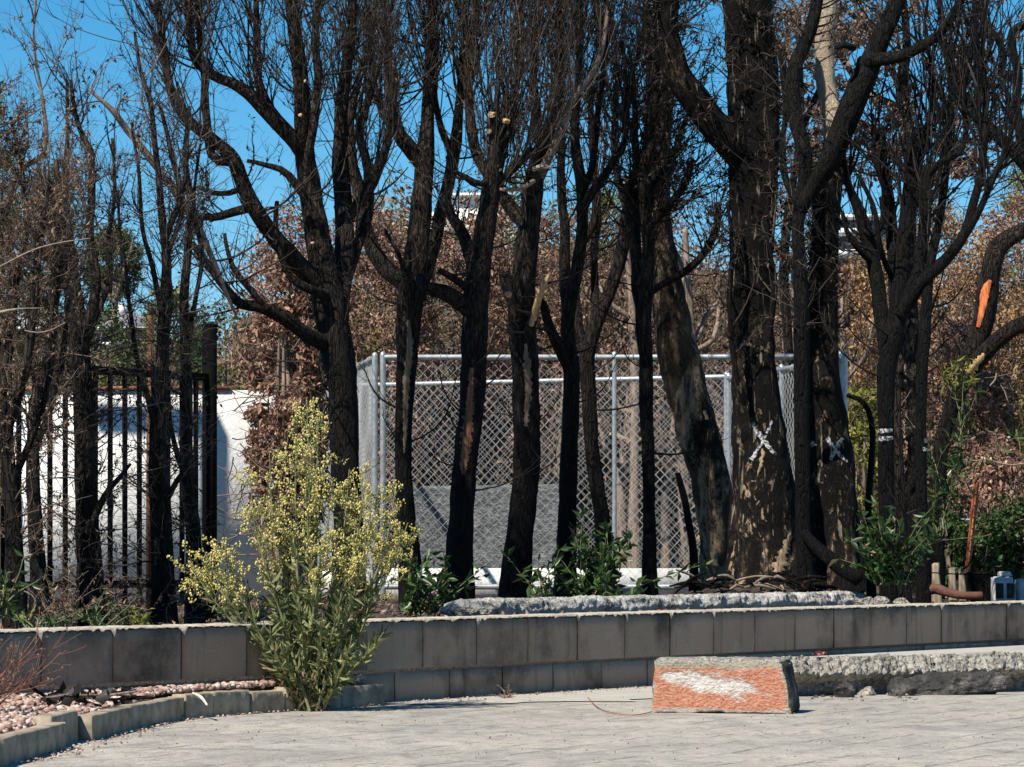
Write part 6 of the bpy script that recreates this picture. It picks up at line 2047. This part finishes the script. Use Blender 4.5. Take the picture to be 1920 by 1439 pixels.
for k_ in range(3, 11, 1):
    b = Buf()
    q = A2 + (B_ - A2) * k_ / 11
    b.add(*box_geo(q + np.array([-.006, -.026, -.006]), q + np.array([.006, -.018, .006])))
    b.obj('stud', MT['rust'], sr, sr.location)
b = Buf()
V, Q, T, _ = limb_geo(np.array([[*P(1736, 1108, 20.6), .03], [*P(1752, 1104, 20.6), .033], [*P(1778, 1112, 20.55), .026], [*P(1805, 1117, 20.5), .024], [*P(1841, 1117, 20.5), .024]]), np.random.default_rng(5), 12, .03, .07)
b.add(V, Q, T)
lg = b.obj('bark_log', simple('red_brown_log', (.115, .052, .036), var=.5, scale=12, vec=(.7, 4, 4)), origin=tuple(P(1790, 1112, 20.55)), smooth=True)
tag(lg, 'short red brown log lying on the soil behind the wall', 'log')
b = Buf()
pipe(b, P(1735, 974, 26.2), P(2060, 979, 26.2), .011, 8)
for px_ in (1745, 1990):
    q = P(px_, 975, 26.2)
    pipe(b, q, (q[0], q[1], SOIL - .05), .011, 8)
tag(b.obj('pipe_rail', MT['galv'], origin=tuple(P(1745, 1110, 26.2))), 'thin white pipe rail running above the green ivy', 'rail')
for k_, (pts_, lb_) in enumerate([([(1745, 1074), (1800, 1077), (1860, 1078)], 'thin black cable stretched across the timber posts'), ([(1800, 1078), (1806, 1068), (1815, 1062), (1822, 1048)], 'short black cable curling up the rusty stake')]):
    pr = np.array([[*P(q[0], q[1], 22.45), .004] for q in pts_])
    V, Q, T, _ = limb_geo(pr, np.random.default_rng(6), 6, .02, 0)
    b = Buf()
    b.add(V, Q, T)
    tag(b.obj('cable', im, origin=tuple(pr[0, :3])), lb_, 'cable')
for k_, (lb_, D_, ls) in enumerate([
    ('forked white dead branch in the brown shrub above the ivy', 25.4, [[(1746, 925, 1.6), (1762, 910, 2), (1774, 896, 2), (1784, 882, 1.4)], [(1770, 900, 1.7), (1775, 912, 1.5), (1768, 925, 1.2), (1760, 933, .8)]]),
    ('long pale dead branch lying level in the brown shrub', 25.8, [[(1808, 862, .8), (1830, 864, 1.2), (1852, 862, 1.4), (1872, 868, 1.7), (1900, 872, 1.5), (1940, 866, 1.5)]]),
    ('short white dead stick at the right of the slope', 26.0, [[(1856, 724, 1), (1866, 712, 1.6), (1868, 700, 1)]]),
    ('crooked white dead twig right of the scorched limb', 26.0, [[(1876, 722, .8), (1884, 735, 1.1), (1888, 748, 1.1), (1892, 757, .7)]])]):
    p0 = P(ls[0][0][0], ls[0][0][1], D_)
    rt = root('dead_branch', p0, lb_, 'branch')
    for l_ in ls:
        pr = np.array([[*P(q[0], q[1], D_), q[2] * D_ / F] for q in l_])
        V, Q, T, _ = limb_geo(pr, np.random.default_rng(k_), 6, .02, .1)
        b = Buf()
        b.add(V, Q, T)
        b.obj('stem', MT['palebark' if k_ else 'whitewood'], rt, p0)

# root mound with fallen bark at the foot of the eucalyptus
mound = Buf()
cx_ = P(1420, 1108, 20.9)
n_, m_ = 60, 26
V = []
for i in range(n_):
    for j in range(m_):
        u_, v_ = i / (n_ - 1) * 2 - 1, j / (m_ - 1) * 2 - 1
        h_ = max(0, 1 - (u_ * u_ + v_ * v_)) ** .6
        x, y = cx_[0] + u_ * .62, 21.2 + v_ * .42
        V.append((x, y, SOIL - .01 + .1 * h_ * (1 + .5 * nz3((x, y, 0), 4, 1)) + .03 * nz3((x, y, 0), 14, 2) + .014 * nz3((x, y, 0), 40, 3)))
idx = np.arange(n_ * m_).reshape(n_, m_)
mound.add(np.array(V), np.stack([idx[:-1, :-1], idx[1:, :-1], idx[1:, 1:], idx[:-1, 1:]], -1).reshape(-1, 4))
mr = mound.obj('root_mound', simple('charred_root_mat', (.04, .03, .024), var=.8, scale=14, bump=.9), origin=(cx_[0], 21.2, SOIL))
tag(mr, 'dark mound of roots and ash at the eucalyptus feet', 'mound')
roots = root('fallen_bark', (cx_[0], 20.9, SOIL + .08), 'curled strips of fallen bark on the mound below the X marked trunk', 'bark')
rng = np.random.default_rng(41)
for i in range(34):
    px_ = rng.uniform(1290, 1540)
    q = P(px_, rng.uniform(1082, 1106), rng.uniform(20.75, 21.1))
    d_ = np.array([rng.normal(0, 1), rng.normal(0, .3), rng.normal(0, .12)])
    d_ /= np.linalg.norm(d_)
    L_ = rng.uniform(.06, .3)
    q[2] = max(q[2], SOIL + .03)
    pr = np.array([[*(q - d_ * L_ / 2), .005], [*(q + np.array([0, 0, .02])), .01], [*(q + d_ * L_ / 2), .003]])
    V, Q, T, _ = limb_geo(pr, rng, 6, .03, .3)
    b = Buf()
    b.add(V, Q, T)
    b.obj('bark_strip', MT[['char', 'char_brown', 'bgbark', 'greybark'][int(rng.integers(4))]], roots, roots.location)

# leaf litter over the soil and driveway debris
rng = np.random.default_rng(43)
lb = Buf()
N_ = 5200
u = rng.uniform(-4, 9, N_)
v = rng.uniform(.22, 6, N_) ** 1.0
pos = np.stack([W0[0] + WD[0] * u - WN[0] * v, W0[1] + WD[1] * u - WN[1] * v, np.full(N_, SOIL - .025) + rng.uniform(0, .02, N_)], 1)
V, T, R = leaves_geo(rng, pos, .03, .5)
V[:, 2] = np.minimum(V[:, 2], SOIL + .02)
lb.add(V, None, T, R)
tag(lb.obj('leaf_litter', MT['leaf_dead']), 'dry fallen leaves scattered on the soil behind the wall', 'leaves', kind='stuff')
lb = Buf()
N_ = 900
px_ = rng.uniform(200, 1920, N_)
D_ = rng.uniform(10.2, 14.6, N_) ** 1
near = rng.random(N_) < .55
u = rng.uniform(-.2, 7, N_)
v = -np.abs(rng.normal(0, .12, N_)) - .02
pos = np.where(near[:, None], np.stack([W0[0] + WD[0] * u - WN[0] * v, W0[1] + WD[1] * u - WN[1] * v, np.full(N_, .012)], 1), np.stack([(px_ - CX) * D_ / F, D_, np.full(N_, .009)], 1))
keep = (pos[:, 0] - np.interp(pos[:, 1], ep[:, 1], ep[:, 0])) > .03
keep &= ~((pos[:, 1] > 14.8) & (pos[:, 0] > 1.1))
pos = pos[keep]
V, T, R = leaves_geo(rng, pos, .0085, .6)
V[:, 2] = np.clip(V[:, 2], .005, .02)
lb.add(V, None, T, R)
tag(lb.obj('driveway_litter', MT['leaf_dusk']), 'bits of leaf and ash scattered on the driveway', 'litter', kind='stuff')
gr = Buf()
for i in range(900):
    if rng.random() < .5:
        y = rng.uniform(10.2, 14.0)
        q = np.array([np.interp(y, ep[:, 1], ep[:, 0]) + abs(rng.normal(0, .05)) + .008, y])
    else:
        q = W0 + WD * rng.uniform(-.2, 3.5) + WN * (abs(rng.normal(0, .07)) + .01)
    s_ = rng.uniform(.0015, .006)
    gr.add(IV * s_ * np.array([1, .9, .6]) * (1 + .25 * rng.uniform(-1, 1, (len(IV), 1))) + np.array([q[0], q[1], .004 + s_ * .4]), None, IT, float(rng.uniform(.05, 1)))
tag(gr.obj('grit', gp), 'crumbs of grit gathered along the edging and wall foot', 'grit', kind='stuff')
b = Buf()
gp_ = lambda px, py: [*P(px, py, F * (ZC - .006) / (py - HY))]
pr = np.array([[*gp_(1102, 1308), .002], [*gp_(1120, 1326), .002], [*gp_(1150, 1337), .002], [*gp_(1190, 1341), .002], [*gp_(1222, 1335), .002]])
V, Q, T, _ = limb_geo(pr, np.random.default_rng(1), 5, .02, 0)
b.add(V, Q, T)
tag(b.obj('thin_wire', MT['rust'], origin=tuple(pr[0, :3])), 'thin loose wire curving on the ground left of the orange block', 'wire')
rng = np.random.default_rng(44)
fl = root('red_flower', P(1537, 1224, 15.5), 'small red flower scrap on the slab behind the orange block', 'flower')
lb = Buf()
V, T, R = leaves_geo(rng, np.array([P(1537, 1226, 15.5)]) + rng.normal(0, .008, (22, 3)) * np.array([1.6, 1, .4]), .014, .6)
lb.add(V, None, T, R)
lb.obj('petals', leaf_mat('red_petals', [(0, (.35, .05, .05)), (1, (.7, .22, .18))]), fl, fl.location)

# ------------------------------------------------------------------ far houses
white = simple('white_render', (.8, .8, .79), var=.04, scale=2, bump=0)
glassm = simple('dark_window_glass', (.06, .1, .15), rough=.15, spec=.6, var=.2, scale=3, bump=0)
roofm = simple('grey_roof_shingle', (.3, .3, .31), var=.25, scale=5, bump=.3)


def pane_box(rt, px0, py0, px1, py1, D, mat, name, th=.1, proud=0.0):
    a, c_ = P(px0, py0, D - proud), P(px1, py1, D - proud)
    b = Buf()
    b.add(*box_geo((min(a[0], c_[0]), D - proud, min(a[2], c_[2])), (max(a[0], c_[0]), D - proud + th, max(a[2], c_[2]))))
    return b.obj(name, mat, rt, rt.location)


# left house with grey hip roof
DH = 150
hz = P(200, 720, DH)
hs = root('house', (hz[0], DH, hz[2] - 3), 'far grey roofed house seen between the singed trunks', 'house')
pane_box(hs, -120, 615, 287, 900, DH, simple('tan_house_wall', (.3, .25, .21), var=.1, scale=2, bump=0), 'wall', 6)
b = Buf()
e = [P(-150, 617, DH - .6), P(295, 617, DH - .6), P(295, 617, DH + 7), P(-150, 617, DH + 7), P(-60, 588, DH + 3), P(262, 588, DH + 3)]
for k in (2, 3):
    e[k][2] = e[0][2]
b.add(np.array(e), np.array([(0, 1, 5, 4), (2, 3, 4, 5), (3, 2, 1, 0)]), np.array([(1, 2, 5), (3, 0, 4)]))
roof_o = b.obj('roof', roofm, hs, hs.location)
pane_box(hs, -150, 613, 296, 618, DH, white, 'fascia', .1, .72)
for x0, x1 in ((60, 100), (178, 205), (212, 232)):
    w_ = pane_box(hs, x0, 624, x1, 640, DH, glassm, 'window', .05, .08)
pane_box(hs, 190, 642, 225, 647, DH, white, 'awning', .8, .8)
ch = pane_box(hs, 214, 570, 236, 592, DH + 3, white, 'chimney', .8)
ch.parent = roof_o
# white house on the hill
DH = 185
hz = P(845, 470, DH)
hs = root('house', (hz[0], DH, hz[2] - 4), 'white flat roofed house high on the hill behind the burnt trunks', 'house')
pane_box(hs, 838, 368, 960, 560, DH, white, 'upper_storey', 5)
pane_box(hs, 795, 398, 837.5, 560, DH - 1, white, 'lower_wing', 6)
pane_box(hs, 834, 362, 966, 368, DH, white, 'roof', 6, .4)
for x0, x1 in ((868, 880), (898, 912), (925, 940)):
    pane_box(hs, x0, 374, x1, 384, DH, glassm, 'window', .1, .06)
pane_box(hs, 812, 412, 826, 424, DH - 1, glassm, 'window', .1, .06)
# glass fronted house at the right
DH = 120
hz = P(1610, 500, DH)
hs = root('house', (hz[0], DH, hz[2] - 4), 'glass fronted white hill house seen left of the black arms', 'house')
pane_box(hs, 1550, 410, 1668, 640, DH, simple('blue_grey_render', (.33, .37, .42), var=.1, scale=2, bump=0), 'wall', 5)
pane_box(hs, 1544, 402, 1676, 409.5, DH, white, 'roof', 6, .8)
pane_box(hs, 1546, 428, 1612, 440, DH, white, 'balcony', .7, .75)
pane_box(hs, 1546, 468, 1612, 482, DH, white, 'balcony', .7, .75)
for x0, x1, y0, y1 in ((1556, 1574, 412, 427), (1578, 1604, 412, 427), (1618, 1640, 414, 436), (1644, 1662, 414, 436), (1556, 1576, 446, 466), (1580, 1606, 446, 466)):
    pane_box(hs, x0, y0, x1, y1, DH, glassm, 'window', .1, .06)

# ------------------------------------------------------------------ hillside cover
rng = np.random.default_rng(61)
lb = Buf()
N_ = 42000
y = 35 + 150 * rng.uniform(0, 1, N_) ** 1.6
x = rng.uniform(-.17, .19, N_) * y
cl = np.array([mnoise.noise(Vector((a * .35, b_ * .2, 0))) for a, b_ in zip(x, y)])
keep = cl > -.12
x, y, cl = x[keep], y[keep], cl[keep]
z = hill(x, y) + rng.uniform(0, 1, len(x)) * (.5 + cl) * (.6 + .008 * y)
V, T, R = leaves_geo(rng, np.stack([x, y, z], 1), .16, .6)
lb.add(V, None, T, R)
tag(lb.obj('hillside_scrub', MT['leaf_mixed']), 'dry scrub covering the hillside behind everything', 'scrub', kind='stuff')

tot = sum(len(m.polygons) for m in bpy.data.meshes)
print('polygons', tot, 'twigs', TWIG_COUNT[0], 'objects', len(bpy.data.objects))
